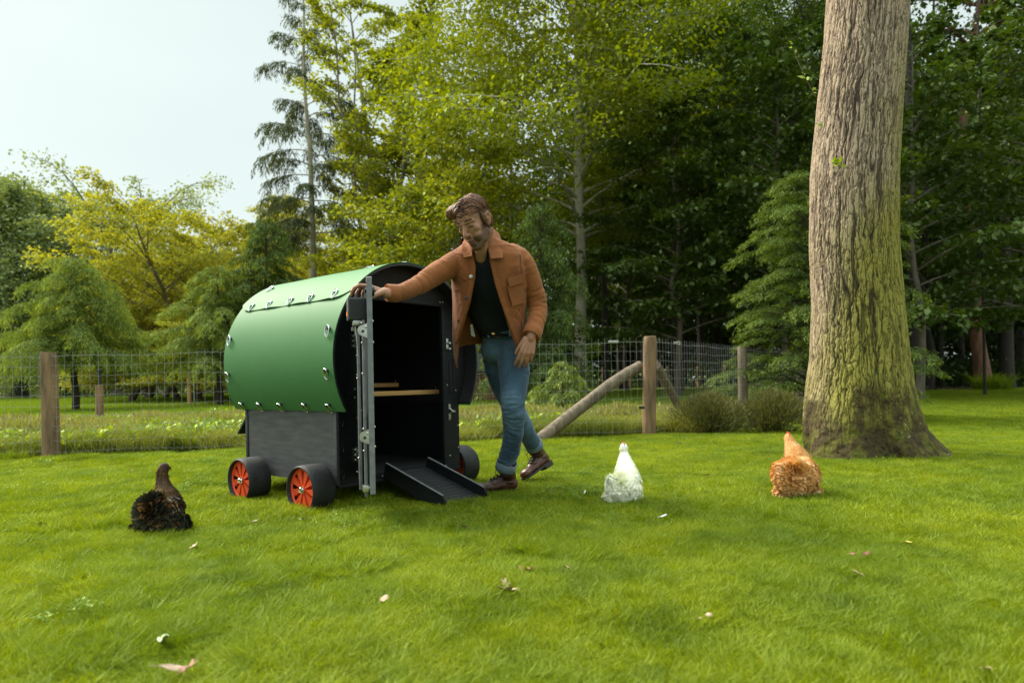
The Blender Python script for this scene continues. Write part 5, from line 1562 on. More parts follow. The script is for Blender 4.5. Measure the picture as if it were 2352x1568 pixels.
# neck, shoulders, trunk, arms, hands, hidden legs: one skin
chain(mb, smoothpts([(NECK1, .056), (NECK1.lerp(NECK0, .55) + Vector((0, 0, 0)), .055), (NECK0, .062), (P(1115, 615, 3.54), .075)], 4), 18)
chain(mb, [(P(1106, 545, 3.34), .03), (P(1104, 590, 3.43), .035)], 10)
chain(mb, smoothpts([(P(1120, 640, 3.60), .075), (P(1130, 700, 3.70), .070), (P(1150, 790, 3.84), .075)], 4), 18)
chain(mb, smoothpts([(P(1110, 612, 3.53), .05), (SR_, .042), (ER_, .034), (WR_, .0255)], 5), 12)
chain(mb, smoothpts([(P(1130, 612, 3.54), .05), (SL_, .042), (EL_, .034), (WL_, .0255)], 5), 12)
chain(mb, smoothpts([(HIP1, .075), (KN1, .045), (AN1, .034)], 5), 12)
chain(mb, smoothpts([(HIP2, .075), (KN2, .045), (AN2, .034)], 5), 12)
c_hang = ((.30, .35, .22), (.34, .42, .25), (.40, .50, .30), (.46, .55, .34))
hand(mb, WL_, Vector((-.30, -.05, -.95)), Vector((.12, -1, .05)), Vector((-.95, -.15, .2)), c_hang, 1.0, thumb=(.86, .30, .20), tcurl=.3)
RG = list(RINGS)
c_grip = ((.25, .55, .5), (.35, .7, .5), (.5, .8, .5), (.6, .85, .5))
hand(mb, WR_ + Vector((0, 0, .004)), Vector((-.92, -.16, .30)), Vector((-.2, -.1, 1)), Vector((-.1, -1, .02)), c_grip, .98, spread=(.30, .12, -.05, -.22), thumb=(.55, .7, .55), tcurl=.5)
def fine(co, no): return co
person = sdf_union(mb, 'person', skin, .0030, 3, .5)
me = person.data; n = len(me.vertices)
co = np.empty(n * 3, 'f'); me.vertices.foreach_get('co', co); co = co.reshape(-1, 3)
Ri = np.array(HMi); loc = co @ Ri[:3, :3].T + Ri[:3, 3]
amt = np.zeros(n); col = np.zeros((n, 3))
def paint(mask, c, a):
    global amt, col
    w = np.clip(mask, 0, 1) * a
    tot = np.maximum(amt + w * (1 - amt), 1e-6)
    col = (col * amt[:, None] * (1 - w)[:, None] + np.array(c) * w[:, None]) / np.maximum(amt * (1 - w) + w, 1e-6)[:, None]
    amt = amt * (1 - w) + w
def sm(x, a, b): t = np.clip((x - a) / (b - a), 0, 1); return t * t * (3 - 2 * t)
x, y, z = np.abs(loc[:, 0]), loc[:, 1], loc[:, 2]
near_head = (np.linalg.norm(loc, axis=1) < .17)
beard = sm(-z, .038 - .0, .060) * sm(-z, -.2, .9e-3) * (1 - sm(-z, .118, .135)) * sm(y, -.012, .012) * near_head
side_ = sm(x, .040, .058) * sm(y, -.010, .012) * (1 - sm(y, .028, .05)) * sm(-z, -.005, .02) * (1 - sm(-z, .12, .13)) * near_head
must = sm(y, .07, .085) * (1 - np.clip(np.abs(z + .047) / .010, 0, 1)) * near_head * (x < .028)
paint(np.maximum(np.maximum(beard, side_), must * .9), (.060, .028, .017), .8)
lips = (1 - np.clip(np.abs(z + .0635) / .012, 0, 1)) * (x < .024) * sm(y, .078, .088) * near_head
paint(lips * 1.4, (.34, .13, .10), .8)
ml = (1 - np.clip(np.abs(z + .0645) / .0035, 0, 1)) * (x < .023) * (y > .078) * near_head
paint(ml * 1.5, (.06, .02, .015), .85)
br = (1 - np.clip(np.abs(z - (.0335 - .10 * np.maximum(x - .03, 0))) / .0065, 0, 1)) * (x > .012) * (x < .054) * (y > .05) * near_head

ey = (1 - np.clip(np.abs(z - .0015 - 2.5 * (x - .031) ** 2 * 0) / .004, 0, 1)) * (x > .017) * (x < .045) * (y > .055) * near_head
paint(ey * 1.5, (.02, .011, .008), .95)
socket_shade = np.exp(-(((x - .031) / .018) ** 2 + ((z - .012) / .013) ** 2)) * (y > .045) * near_head
paint(socket_shade, (.20, .09, .06), .45)  # shadow in the eye sockets, put into the skin colour
a = me.attributes.new('paint', 'FLOAT_VECTOR', 'POINT'); a.data.foreach_set('vector', col.astype('f').ravel())
a = me.attributes.new('paint_amount', 'FLOAT', 'POINT'); a.data.foreach_set('value', amt.astype('f'))
tag(person, 'man in rust canvas jacket and turned-up jeans leaning on the open coop door', 'person')

# hair: a cap and swept locks
mb = MB()
hb(mb, (0, -.022, .045), (.0755, .087, .0765)); hb(mb, (0, -.058, .005), (.064, .048, .060)); hb(mb, (0, .028, .074), (.055, .043, .036)); hb(mb, (-.026, .050, .076), (.028, .030, .028)); hb(mb, (0, -.066, -.035), (.05, .03, .04))
for s in (-1, 1): hb(mb, (s * .060, -.020, .030), (.019, .040, .042)); hb(mb, (s * .0705, .012, .018), (.0065, .010, .030))
hair = sdf_union(mb, 'hair', M['hair'], .004, 3, .5, person)
rg = random.Random(8)
mb = MB()
def lock(pts, r):
    mb.cur = rg.choice((0, 0, 0, 1, 1, 2))
    mb.tube([hp_(*p) for p in pts], [r * .8, r, r * .95, r * .8, r * .5, r * .15][:len(pts)], 6)
for i in range(760):
    side = -1 if rg.random() < .55 else 1
    y0 = rg.uniform(-.075, .085); part = .018
    # the locks leave the parting, sweep to the side and back
    hgt0 = .1245 - .9 * max(0, abs(y0) - .03) ** 1.15 * 2.0 + rg.uniform(-.003, .004)
    front = max(0, (y0 - .02) / .065)
    reach = rg.uniform(.45, 1.0) * (1 - .25 * front)
    ax = .0775 + rg.uniform(-.003, .005) - (.008 * front if side < 0 else .0)
    pts = []
    for k in range(6):
        t = k / 5 * reach
        an = t * (1.75 if side < 0 else 1.85)
        x_ = part + side * sin(min(an, 2.0)) * (ax - side * part)
        z_ = .050 + (hgt0 - .050) * cos(an) * 1.0 if cos(an) > 0 else .050 + .085 * cos(an)
        vol = (1 + (.02 + .02 * front * (side < 0)) * sin(an)) * (1 - .35 * max(0, -y0 - .03) / .045)
        y_ = y0 - t * (.030 + .02 * rg.random()) * max(0, 1 - max(0, -y0) / .075) + (.030 * front * t if side < 0 else -.02 * front * t) + .004 * sin(k + i)
        if side < 0 and front > 0: z_ -= .026 * t * front; x_ += .012 * t * front
        pts.append((x_ * vol, y_, z_ + .004 * sin(an * 3 + i)))
    lock([(a + rg.uniform(-.003, .003), b + rg.uniform(-.003, .003), c + rg.uniform(-.002, .004)) for a, b, c in pts], rg.uniform(.002, .0042))
for i in range(80):     # fringe falling forward on his right
    x0 = rg.uniform(-.034, .014); t = rg.random()
    lock([(x0, .046, .123), (x0 - .012, .076, .121), (x0 - .026, .093, .108), (x0 - .029 - .006 * t, .098, .090), (x0 - .033, .094, .074 + .012 * t), (x0 - .032, .087, .056 + .020 * t)], rg.uniform(.0022, .0045))
for i in range(90):     # nape and sides, short
    a = rg.uniform(-2.5, 2.5); zz = rg.uniform(-.035, .04)
    x_, y_ = sin(a) * .074, -.022 - cos(a) * .07
    if y_ > .008 and zz < .0: continue
    lock([(x_ * .97, y_, zz + .02), (x_ * 1.03, y_ - .004, zz), (x_ * 1.0, y_ - .006, zz - .022)], rg.uniform(.003, .005))
mb.build('locks', [M['hair'], M['hair_light'], M['hair_dark']], hair, angle=180)
mb = MB()
for s in (-1, 1):
    mb.tube([hp_(s * .014, .0905, .0335), hp_(s * .028, .090, .039), hp_(s * .046, .078, .035), hp_(s * .054, .067, .028)], [.002, .0038, .0032, .001], 6)
mb.build('eyebrows', M['brow'], person)

# ---- t-shirt
TS = [(566, 1082, 1140, 3.465, .058), (580, 1070, 1160, 3.49, .078), (596, 1056, 1184, 3.51, .100), (620, 1052, 1196, 3.54, .118), (660, 1056, 1194, 3.59, .122), (700, 1068, 1190, 3.66, .118), (740, 1086, 1186, 3.74, .115), (772, 1104, 1190, 3.80, .118), (788, 1108, 1192, 3.82, .116)]
def ring_pt(tab, py, th):
    xl, xr, Yc, b = lerp_tab(tab, py)
    c = P((xl + xr) / 2, py, Yc); a = (xr - xl) / 2 * Yc / FPX
    return Vector((c.x + a * cos(th), Yc - b * sin(th), c.z))
def px_of(v):
    u, w = v.x / v.y * FPX, (v.z - EYE) / v.y * FPX
    return 1176 + u * CR - w * SR, HZ - (u * SR + w * CR)
mb = MB(); vs, fs = [], []; N = 64; K = 44
for j in range(K):
    py = 566 + (776 - 566) * j / (K - 1)
    for k in range(N):
        th = 2 * pi * k / N
        p = ring_pt(TS, py, th)
        dis = .007 * noise.noise(Vector((p.x * 9 + p.z * 5, p.y * 4, p.z * 6))) + .005 * (1 - abs(noise.noise(Vector((p.x * 16 + p.z * 9, 3, p.z * 5 - p.x * 4)))) * 2)
        d = Vector((cos(th), -sin(th), 0))
        low = max(0, sin(th)) * max(0, (592 - py) / 26)          # scooped neckline
        p = p + d * dis
        p.z -= .042 * low
        vs.append(p)
for j in range(K - 1):
    for k in range(N): fs.append((j * N + k, j * N + (k + 1) % N, (j + 1) * N + (k + 1) % N, (j + 1) * N + k))
mb.add(vs, fs); mb.build('t_shirt', M['tshirt'], person, angle=80)
mb = MB(); mb.tube([vs[k] for k in range(N)], .0035, 6, closed=True); mb.build('neckband', M['tshirt'], person)

# ---- jeans
mb = MB()
mb.ball(P(1152, 800, 3.84), (.122, .108, .095), nu=24, nv=16)
mb.ball(P(1150, 778, 3.825), (.108, .098, .070), nu=24, nv=16)
l1 = smoothpts([(P(1176, 806, 3.79), .090), (P(1181, 850, 3.73), .088), (P(1180, 890, 3.69), .076), (P(1178, 925, 3.67), .066), (P(1180, 960, 3.70), .060), (P(1177, 1010, 3.77), .055), (P(1166, 1058, 3.83), .053)], 5)
l2 = smoothpts([(P(1140, 806, 3.90), .088), (P(1148, 850, 3.95), .084), (P(1158, 890, 3.99), .072), (P(1174, 925, 4.02), .062), (P(1196, 965, 4.12), .057), (P(1213, 1000, 4.22), .053), (P(1223, 1018, 4.27), .052)], 5)
for l in (l1, l2):
    mb.tube([p for p, r in l], [r for p, r in l], 20); mb.ball(l[0][0], l[0][1] * .99, nu=20, nv=12)
A1 = np.array([tuple(p) for p, r in l1]); A2 = np.array([tuple(p) for p, r in l2])
def folds(co, no, axes, cfg):
    out = co.copy()
    for i in range(len(co)):
        p = co[i]; nn = no[i]
        d = .0035 * noise.noise(Vector((p[0] * 9, p[1] * 9, p[2] * 5)))
        for A, segs in axes:
            dist = np.linalg.norm(A - p, axis=1); j = int(dist.argmin())
            if dist[j] > .13: continue
            t = j / (len(A) - 1)
            for (t0, wd, amp, freq) in segs:
                w = math.exp(-((t - t0) / wd) ** 2)
                if w > .02:
                    q = Vector((p[0] * 5 + p[2] * 2.0, p[1] * 5, 0))
                    ax = A[min(j + 1, len(A) - 1)] - A[max(j - 1, 0)]; L_ = np.linalg.norm(ax) + 1e-9
                    s = float(((p - A[j]) @ ax) / L_) + t * CFGL[0]
                    r_ = noise.noise(Vector((s * freq + (p[2] - p[0]) * 9 * sin(t * 9 + 1), p[1] * 9, (p[2] + p[0]) * 7)))
                    d += amp * w * ((1 - abs(r_) * 2.4) - .35)
        out[i] = p + nn * d
    return out
CFGL = [.85]
def jeans_fn(co, no): return folds(co, no, [(A1, [(.60, .16, .0085, 26), (.95, .10, .008, 30), (.10, .16, .006, 14), (.8, .12, .005, 20)]), (A2, [(.6, .2, .007, 24), (.95, .12, .007, 28), (.12, .2, .006, 14)])], None)
jeans = sdf_union(mb, 'jeans', M['denim'], .0050, 3, .5, person, jeans_fn)
def cuff(c, ax, r, h, name='cuff'):
    ax = ax.normalized(); mb = MB(); vs = []; fs = []; N = 30; a = ax.orthogonal().normalized(); b = ax.cross(a)
    prof = [(r * .93, -h / 2 + .002), (r * 1.0, -h / 2), (r * 1.05, -h / 2 + .004), (r * 1.07, 0), (r * 1.06, h / 2 - .004), (r * 1.02, h / 2), (r * .93, h / 2 - .003)]
    for k in range(N):
        t = 2 * pi * k / N; w = 1 + .03 * sin(3 * t) + .02 * sin(7 * t)
        for q, z_ in prof: vs.append(c + (a * cos(t) + b * sin(t)) * q * w + ax * (z_ + .003 * sin(2 * t)))
    m_ = len(prof)
    for k in range(N):
        for q in range(m_): fs.append((k * m_ + q, k * m_ + (q + 1) % m_, ((k + 1) % N) * m_ + (q + 1) % m_, ((k + 1) % N) * m_ + q))
    mb.add(vs, fs); return mb.build(name, M['denim_cuff'], jeans, angle=70)
cuff(P(1163, 1068, 3.84), l1[-3][0] - l1[-1][0], .057, .055); cuff(P(1226, 1021, 4.285), l2[-3][0] - l2[-1][0], .055, .050)
# seams, belt loops, fly and pocket stitching
mb = MB(); xs = [ring_pt([(762, 1109, 1191, 3.80, .125), (775, 1106, 1196, 3.81, .128)], 768, t) for t in [i * 2 * pi / 40 for i in range(40)]]
mb.tube([p + Vector((0, 0, .006)) for p in xs], .010, 8, closed=True); mb.build('waistband', M['denim'], jeans)
for th in (1.05, 2.25, 2.75):
    p = ring_pt([(762, 1109, 1191, 3.80, .137), (775, 1106, 1196, 3.81, .14)], 766, th); mb = MB(); mb.box((p.x - .006, p.y - .003, p.z - .026), (p.x + .006, p.y + .003, p.z + .020), bev=.002); mb.build('belt_loop', M['denim_cuff'], jeans)
p = ring_pt([(762, 1109, 1191, 3.80, .137), (775, 1106, 1196, 3.81, .139)], 768, 1.95); mb = MB(); mb.tube([p, p + Vector((0, -.006, 0))], .009, 12); mb.build('button', M['brass'], jeans)

# ---- jacket
JT = [(548, 1084, 1146, 3.485, .066), (560, 1062, 1168, 3.50, .088), (575, 1042, 1190, 3.51, .115), (592, 1034, 1203, 3.52, .138), (622, 1034, 1212, 3.54, .152), (666, 1036, 1212, 3.575, .172), (704, 1037, 1210, 3.61, .190), (740, 1038, 1208, 3.65, .208), (780, 1041, 1211, 3.69, .228), (845, 1047, 1216, 3.72, .240)]
OL = [(548, 1092), (566, 1086), (592, 1086), (622, 1093), (648, 1091.5), (680, 1085), (704, 1078.7), (739, 1066), (771, 1055), (792, 1051), (845, 1049.5)]
OR_ = [(548, 1124), (566, 1121), (592, 1121), (622, 1127), (666, 1138), (704, 1150), (739, 1163), (768, 1174), (795, 1185), (845, 1213)]
def front_th(py, px):
    lo, hi = .0, pi
    for _ in range(26):
        m_ = (lo + hi) / 2
        if px_of(ring_pt(JT, py, m_))[0] > px: lo = m_
        else: hi = m_
    return (lo + hi) / 2
def hem(s):
    return float(np.interp(s, [0, .03, .10, .17, .3, .5, .7, .85, .93, 1], [846, 838, 812, 798, 788, 782, 790, 802, 822, 846]))
mb = MB(); NC, NR = 110, 60; TH = .0095
inner, outer = [], []
for j in range(NR):
    for i in range(NC):
        s = i / (NC - 1); py = 550 + (hem(s) - 550) * (j / (NR - 1))
        thl = front_th(py, lerp_tab(OL, py)[0]); thr = front_th(py, lerp_tab(OR_, py)[0]) + 2 * pi
        th = thl + (thr - thl) * s
        p = ring_pt(JT, py, th)
        d = Vector((cos(th), -sin(th), 0))
        # long soft vertical folds
        dsp = .010 * noise.noise(Vector((p.x * 12, p.y * 8, p.z * 2.2))) + .004 * noise.noise(Vector((p.x * 26, p.y * 20, p.z * 6)))
        p = p + d * dsp
        outer.append(p); inner.append(p - d * TH)
n_ = NC * NR
vs = outer + inner; fs = []
for j in range(NR - 1):
    for i in range(NC - 1):
        a = j * NC + i
        fs.append((a, a + 1, a + NC + 1, a + NC)); fs.append((n_ + a, n_ + a + NC, n_ + a + NC + 1, n_ + a + 1))
for j in range(NR - 1):
    a = j * NC; fs.append((a, a + NC, n_ + a + NC, n_ + a)); a += NC - 1; fs.append((a, n_ + a, n_ + a + NC, a + NC))
for i in range(NC - 1):
    fs.append((i, n_ + i, n_ + i + 1, i + 1)); a = (NR - 1) * NC + i; fs.append((a, a + 1, n_ + a + 1, n_ + a))
mb.add(vs, fs)
s1 = smoothpts([(P(1074, 588, 3.54), .062), (P(1048, 604, 3.50), .065), (P(1004, 627, 3.42), .057), (ER_, .047), (P(918, 672, 3.24), .042), (WR_ + (ER_ - WR_) * .06, .039)], 6)
s2 = smoothpts([(P(1176, 586, 3.55), .062), (P(1199, 604, 3.54), .064), (P(1221, 650, 3.57), .054), (EL_ + Vector((-.004, 0, 0)), .052), (P(1232, 738, 3.56), .048), (P(1220, 772, 3.51), .047)], 6)
for sl in (s1, s2):
    mb.tube([p for p, r in sl], [r for p, r in sl], 22); mb.ball(sl[0][0], sl[0][1] * .99, nu=22, nv=12)
chain(mb, [(P(1078, 572, 3.555), .040), (P(1112, 561, 3.585), .038), (P(1152, 572, 3.565), .042)], 14)
B1 = np.array([tuple(p) for p, r in s1]); B2 = np.array([tuple(p) for p, r in s2])
def jacket_fn(co, no): return folds(co, no, [(B1, [(.60, .18, .0045, 11), (.28, .14, .0045, 9), (.88, .1, .003, 16)]), (B2, [(.56, .15, .0055, 13), (.82, .12, .004, 16), (.25, .15, .004, 10)])], None)
CFGL[0] = .6
jacket = sdf_union(mb, 'jacket', M['jacket'], .0042, 3, .45, person, jacket_fn)
def jp(px, py, off=.006):
    """point on the front of the jacket seen at this picture position"""
    th = front_th(py, px); p = ring_pt(JT, py, th); d = Vector((cos(th), -sin(th), 0))
    return p + d * off
def patch(pts, name, m, off=.004, thick=.005, parent=None, sub=5):
    """flat cloth piece laid on the jacket front; pts picture polygon with 4 corners"""
    a, b, c, d = pts; mb = MB(); vs = []
    for lay in (off, off + thick):
        for j in range(sub + 1):
            for i in range(sub + 1):
                u, v = i / sub, j / sub
                x_ = (a[0] * (1 - u) + b[0] * u) * (1 - v) + (d[0] * (1 - u) + c[0] * u) * v
                y_ = (a[1] * (1 - u) + b[1] * u) * (1 - v) + (d[1] * (1 - u) + c[1] * u) * v
                vs.append(jp(x_, y_, lay))
    n1 = (sub + 1) ** 2; fs = []
    for j in range(sub):
        for i in range(sub):
            q = j * (sub + 1) + i
            fs.append((q, q + sub + 1, q + sub + 2, q + 1)); fs.append((n1 + q, n1 + q + 1, n1 + q + sub + 2, n1 + q + sub + 1))
    edge = [i for i in range(sub + 1)] + [(sub + 1) * k + sub for k in range(1, sub + 1)] + [(sub + 1) * sub + k for k in range(sub - 1, -1, -1)] + [(sub + 1) * k for k in range(sub - 1, 0, -1)]
    for i in range(len(edge)):
        p, q = edge[i], edge[(i + 1) % len(edge)]; fs.append((p, q, q + n1, p + n1))
    mb.add(vs, fs); return mb.build(name, m, parent or jacket, angle=60)
def strip(tab, dx, y0, y1, name):
    K = 26; mb = MB(); vs = []
    for lay in (.003, .0075):
        for j in range(K):
            py = y0 + (y1 - y0) * j / (K - 1); x_ = lerp_tab(tab, py)[0]
            for e in (0, dx): vs.append(jp(x_ + e + (.6 if dx > 0 else -.6), py, lay))
    fs = []
    for j in range(K - 1):
        q = j * 2; o = 2 * K
        fs += [(q, q + 1, q + 3, q + 2), (o + q, o + q + 2, o + q + 3, o + q + 1), (q, q + 2, o + q + 2, o + q), (q + 1, o + q + 1, o + q + 3, q + 3)]
    fs += [(0, 2 * K, 2 * K + 1, 1), (2 * K - 2, 2 * K - 1, 4 * K - 1, 4 * K - 2)]
    mb.add(vs, fs); return mb.build(name, M['jacket'], jacket, angle=60)
strip(OR_, 11, 596, 836, 'placket'); strip(OL, -9, 596, 785, 'placket')
patch([(1163, 648), (1198, 637), (1199, 657), (1168, 669)], 'pocket_flap', M['jacket'], .004, .008)
patch([(1164, 668), (1199, 658), (1205, 700), (1176, 712)], 'pocket', M['jacket'], .002, .004)
patch([(1196, 742), (1208, 735), (1209, 770), (1199, 778)], 'pocket', M['jacket'], .002, .005)
# collar, laid open
def cloth_poly(pts3, name, thick=.006, m='jacket'):
    mb = MB(); c = sum(pts3, Vector()) / len(pts3); n_ = len(pts3)
    nn = Vector()
    for i in range(n_): nn += (pts3[i] - c).cross(pts3[(i + 1) % n_] - c)
    nn.normalize()
    if nn.y > 0: nn = -nn
    mid = [p.lerp(c, .45) + nn * .004 for p in pts3]
    vs = [p + nn * thick for p in pts3] + [p + nn * thick for p in mid] + [c + nn * (thick + .004)] + list(pts3) + [c]
    fs = []
    for i in range(n_):
        j = (i + 1) % n_
        fs += [(i, j, n_ + j, n_ + i), (n_ + i, n_ + j, 2 * n_), (i, 2 * n_ + 1 + i, 2 * n_ + 1 + j, j), (2 * n_ + 1 + j, 2 * n_ + 1 + i, 3 * n_ + 1)]
    mb.add(vs, fs); return mb.build(name, M[m], jacket, angle=50)
def Pj(px, py, Y): return P(px, py, Y)
cloth_poly([Pj(1124, 534, 3.46), Pj(1129, 524, 3.53), Pj(1146, 540, 3.52), Pj(1153, 566, 3.44), Pj(1154, 594, 3.375), Pj(1126, 596, 3.365), Pj(1121, 575, 3.385), Pj(1122, 552, 3.43)], 'collar', .008)
cloth_poly([Pj(1070, 549, 3.50), Pj(1078, 560, 3.44), Pj(1084, 574, 3.39), Pj(1085, 590, 3.37), Pj(1066, 594, 3.38), Pj(1063, 576, 3.40), Pj(1063, 560, 3.45)], 'collar', .008)
mb = MB(); vs = []; fs = []; K = 20
for j in range(K):
    t = j / (K - 1); th = pi + .1 + (pi - .35) * t
    cx_, Yc_ = P(1098, 545, 3.50), 3.50
    p = Vector((cx_.x + .074 * cos(th), 3.50 - .074 * sin(th) , 0))
    zt = hgt(1098, 546 - 22 * t ** .8, 3.52); zb_ = hgt(1098, 566, 3.5)
    for r_, z_ in ((0, zb_), (.004, zt), (.012, zt - .002), (.024, zb_)):
        d = Vector((cos(th), -sin(th), 0)); vs.append(Vector((p.x, p.y, z_)) + d * r_)
for j in range(K - 1):
    for q in range(4): fs.append((j * 4 + q, j * 4 + (q + 1) % 4, (j + 1) * 4 + (q + 1) % 4, (j + 1) * 4 + q))
mb.add(vs, fs); mb.build('collar_band', M['jacket'], jacket, angle=60)
def button(px, py, m, r=.0085):
    p = jp(px, py, .009); mb = MB(); d = Vector((-.1, -1, 0)).normalized(); mb.tube([p, p + d * .003, p + d * .004], [r, r, r * .7], 14); mb.build('button', M[m], jacket)
button(1083.5, 645, 'steel', .0095); button(1073.5, 692, 'black_plastic'); button(1056.5, 741, 'black_plastic'); button(1083, 597, 'black_plastic', .006)
def seam(pts, name='seam', off=.0045, r=.0021):
    mb = MB(); K = 14; L = []
    for i in range(len(pts) - 1):
        for k in range(K): L.append(jp(pts[i][0] + (pts[i + 1][0] - pts[i][0]) * k / K, pts[i][1] + (pts[i + 1][1] - pts[i][1]) * k / K, off))
    mb.tube(L, r, 5); mb.build(name, M['jacket_seam'], jacket)
seam([(1190, 572), (1195, 600), (1198, 640), (1203, 680)]); seam([(1136, 574), (1165, 570), (1186, 574)])
# sleeve cuffs
def sleeve_cuff(p, ax, r):
    ax = ax.normalized(); a = ax.orthogonal().normalized(); b = ax.cross(a); mb = MB(); vs = []; fs = []; N = 26
    prof = [(r * .8, -.002), (r * 1.0, -.004), (r * 1.06, 0), (r * 1.07, .05), (r * 1.0, .054), (r * .9, .05)]
    for k in range(N):
        t = 2 * pi * k / N; w = 1 + .04 * sin(2 * t + 1)
        for q, z_ in prof: vs.append(p + (a * cos(t) + b * sin(t)) * q * w + ax * z_)
    for k in range(N):
        for q in range(6): fs.append((k * 6 + q, k * 6 + (q + 1) % 6, ((k + 1) % N) * 6 + (q + 1) % 6, ((k + 1) % N) * 6 + q))
    mb.add(vs, fs); mb.build('sleeve_cuff', M['jacket'], jacket, angle=60)
sleeve_cuff(s1[-1][0], s1[-4][0] - s1[-1][0], .0405); sleeve_cuff(s2[-1][0], s2[-4][0] - s2[-1][0], .048)
# wedding ring on the hanging hand
if RG:
    p, d, r = RG[0]; mb = MB(); a = d.orthogonal().normalized(); b = d.cross(a)
    mb.tube([p + (a * cos(t) + b * sin(t)) * (r * 1.03) for t in [i * 2 * pi / 20 for i in range(20)]], .0016, 6, closed=True); mb.build('ring', M['brass'], person)
# care label inside the jacket
mb = MB(); q0 = P(1080, 745, 3.62); q1 = P(1089, 768, 3.62)
mb.add([q0, q0 + Vector((.012, 0, .002)), q1 + Vector((.006, 0, -.014)), q1 + Vector((-.016, 0, -.006)), q0 + Vector((0, .002, 0)), q0 + Vector((.012, .002, .002)), q1 + Vector((.006, .002, -.014)), q1 + Vector((-.016, .002, -.006))], [(0, 1, 2, 3), (7, 6, 5, 4), (0, 4, 5, 1), (1, 5, 6, 2), (2, 6, 7, 3), (3, 7, 4, 0)])
mb.build('care_label', mat('white label', (.45, .45, .42), None, 10, .7), jacket)

# ---- boots
def boot(heel, F, U, ank, name='boot', L=.285):
    F = F.normalized(); S = F.cross(U).normalized(); U = S.cross(F).normalized()
    B = Matrix(((F.x, S.x, U.x, heel.x), (F.y, S.y, U.y, heel.y), (F.z, S.z, U.z, heel.z), (0, 0, 0, 1)))
    def b(x, y, z): return B @ Vector((x, y, z))
    k = L / .285
    mb = MB(); R3 = B.to_3x3()
    mb.ball(b(.040 * k, 0, .055), (.040, .036, .040), rot=R3); mb.ball(b(.095 * k, 0, .052), (.06, .036, .036), rot=R3)
    mb.ball(b(.165 * k, 0, .046), (.065, .043, .028), rot=R3); mb.ball(b(.215 * k, 0, .044), (.058, .046, .029), rot=R3); mb.ball(b(.245 * k, 0, .042), (.036, .038, .024), rot=R3)
    sh = smoothpts([(b(.055 * k, 0, .06), .044), (b(.052 * k, 0, .10), .040), (ank.lerp(b(.05, 0, .10), .35), .044), (ank, .046)], 4)
    mb.tube([p for p, r in sh], [r for p, r in sh], 20)
    chain(mb, [(b(.075, 0, .10), .030), (b(.12, 0, .07), .030), (b(.17, 0, .055), .026)], 14)
    o = sdf_union(mb, name, M['leather'], .0042, 3, .5, person)
    mb = MB(); mb.ball(b(.232 * k, 0, .044), (.049, .0445, .029), rot=R3, nu=24, nv=16); mb.build('toe_cap', M['toe_leather'], o)
    out = [(-.004, 0), (.005, .026), (.035, .036), (.085, .031), (.13, .034), (.18, .046), (.225, .050), (.262, .040), (.284, .018), (.288, 0)]
    poly = [(x_ * k, y_) for x_, y_ in out] + [(x_ * k, -y_) for x_, y_ in out[-2:0:-1]]
    mb = MB(); n_ = len(poly)
    vs = [b(x_, y_, .012) for x_, y_ in poly] + [b(x_, y_, .026) for x_, y_ in poly]
    mb.add(vs, [tuple(range(n_)), tuple(range(2 * n_ - 1, n_ - 1, -1))] + [(i, (i + 1) % n_, (i + 1) % n_ + n_, i + n_) for i in range(n_)])
    poly2 = [(x_, y_ * .98) for x_, y_ in poly if x_ < .1]
    n2_ = len(poly2); vs = [b(x_, y_, -.008) for x_, y_ in poly2] + [b(x_, y_, .0125) for x_, y_ in poly2]
    mb.add(vs, [tuple(range(n2_)), tuple(range(2 * n2_ - 1, n2_ - 1, -1))] + [(i, (i + 1) % n2_, (i + 1) % n2_ + n2_, i + n2_) for i in range(n2_)])
    mb.build('sole', M['sole'], o, angle=40)
    mb = MB()
    top = ank.lerp(b(.05, 0, .10), .15); fwd = F
    row = [(b(.160, 0, .083), .022), (b(.140, 0, .092), .024), (b(.122, 0, .104), .026), (b(.106, 0, .120), .028), (b(.098, 0, .138), .029), (b(.094, 0, .155), .030)]
    for i, (c_, w) in enumerate(row):
        c_ = c_ + F * .004
        mb.tube([c_ - S * w - F * .012, c_ - S * w * .4 + F * .003, c_ + S * w * .4 + F * .003 + U * .006, c_ + S * w + U * .008 - F * .012], .0026, 6)
        mb.tube([c_ + S * w - F * .012, c_ + S * w * .4 + F * .004, c_ - S * w * .4 + F * .004 + U * .006, c_ - S * w + U * .008 - F * .012], .0026, 6)
    c_ = row[-1][0] + F * .008
    for s in (-1, 1):
        mb.tube([c_, c_ + S * s * .03 + F * .018 + U * .008, c_ + S * s * .045 + F * .020 - U * .02, c_ + S * s * .02 + F * .012 - U * .012, c_], .0022, 5)
        mb.tube([c_, c_ + S * s * .02 + F * .025 - U * .015, c_ + S * s * .028 + F * .030 - U * .055], .002, 5)
    mb.build('laces', M['lace'], o)
    return o
hl = G(1190, 1136); hl.z = .014
boot(hl, G(1088, 1143) - G(1190, 1136), Vector((0, 0, 1)), P(1164, 1078, 3.86))
hl2, toe2 = P(1266, 1064, 4.40), P(1205, 1107, 4.22)
Fd = (toe2 - hl2).normalized()
boot(hl2, Fd, Vector((-.55, -.1, .8)), P(1229, 1032, 4.30), L=.27)
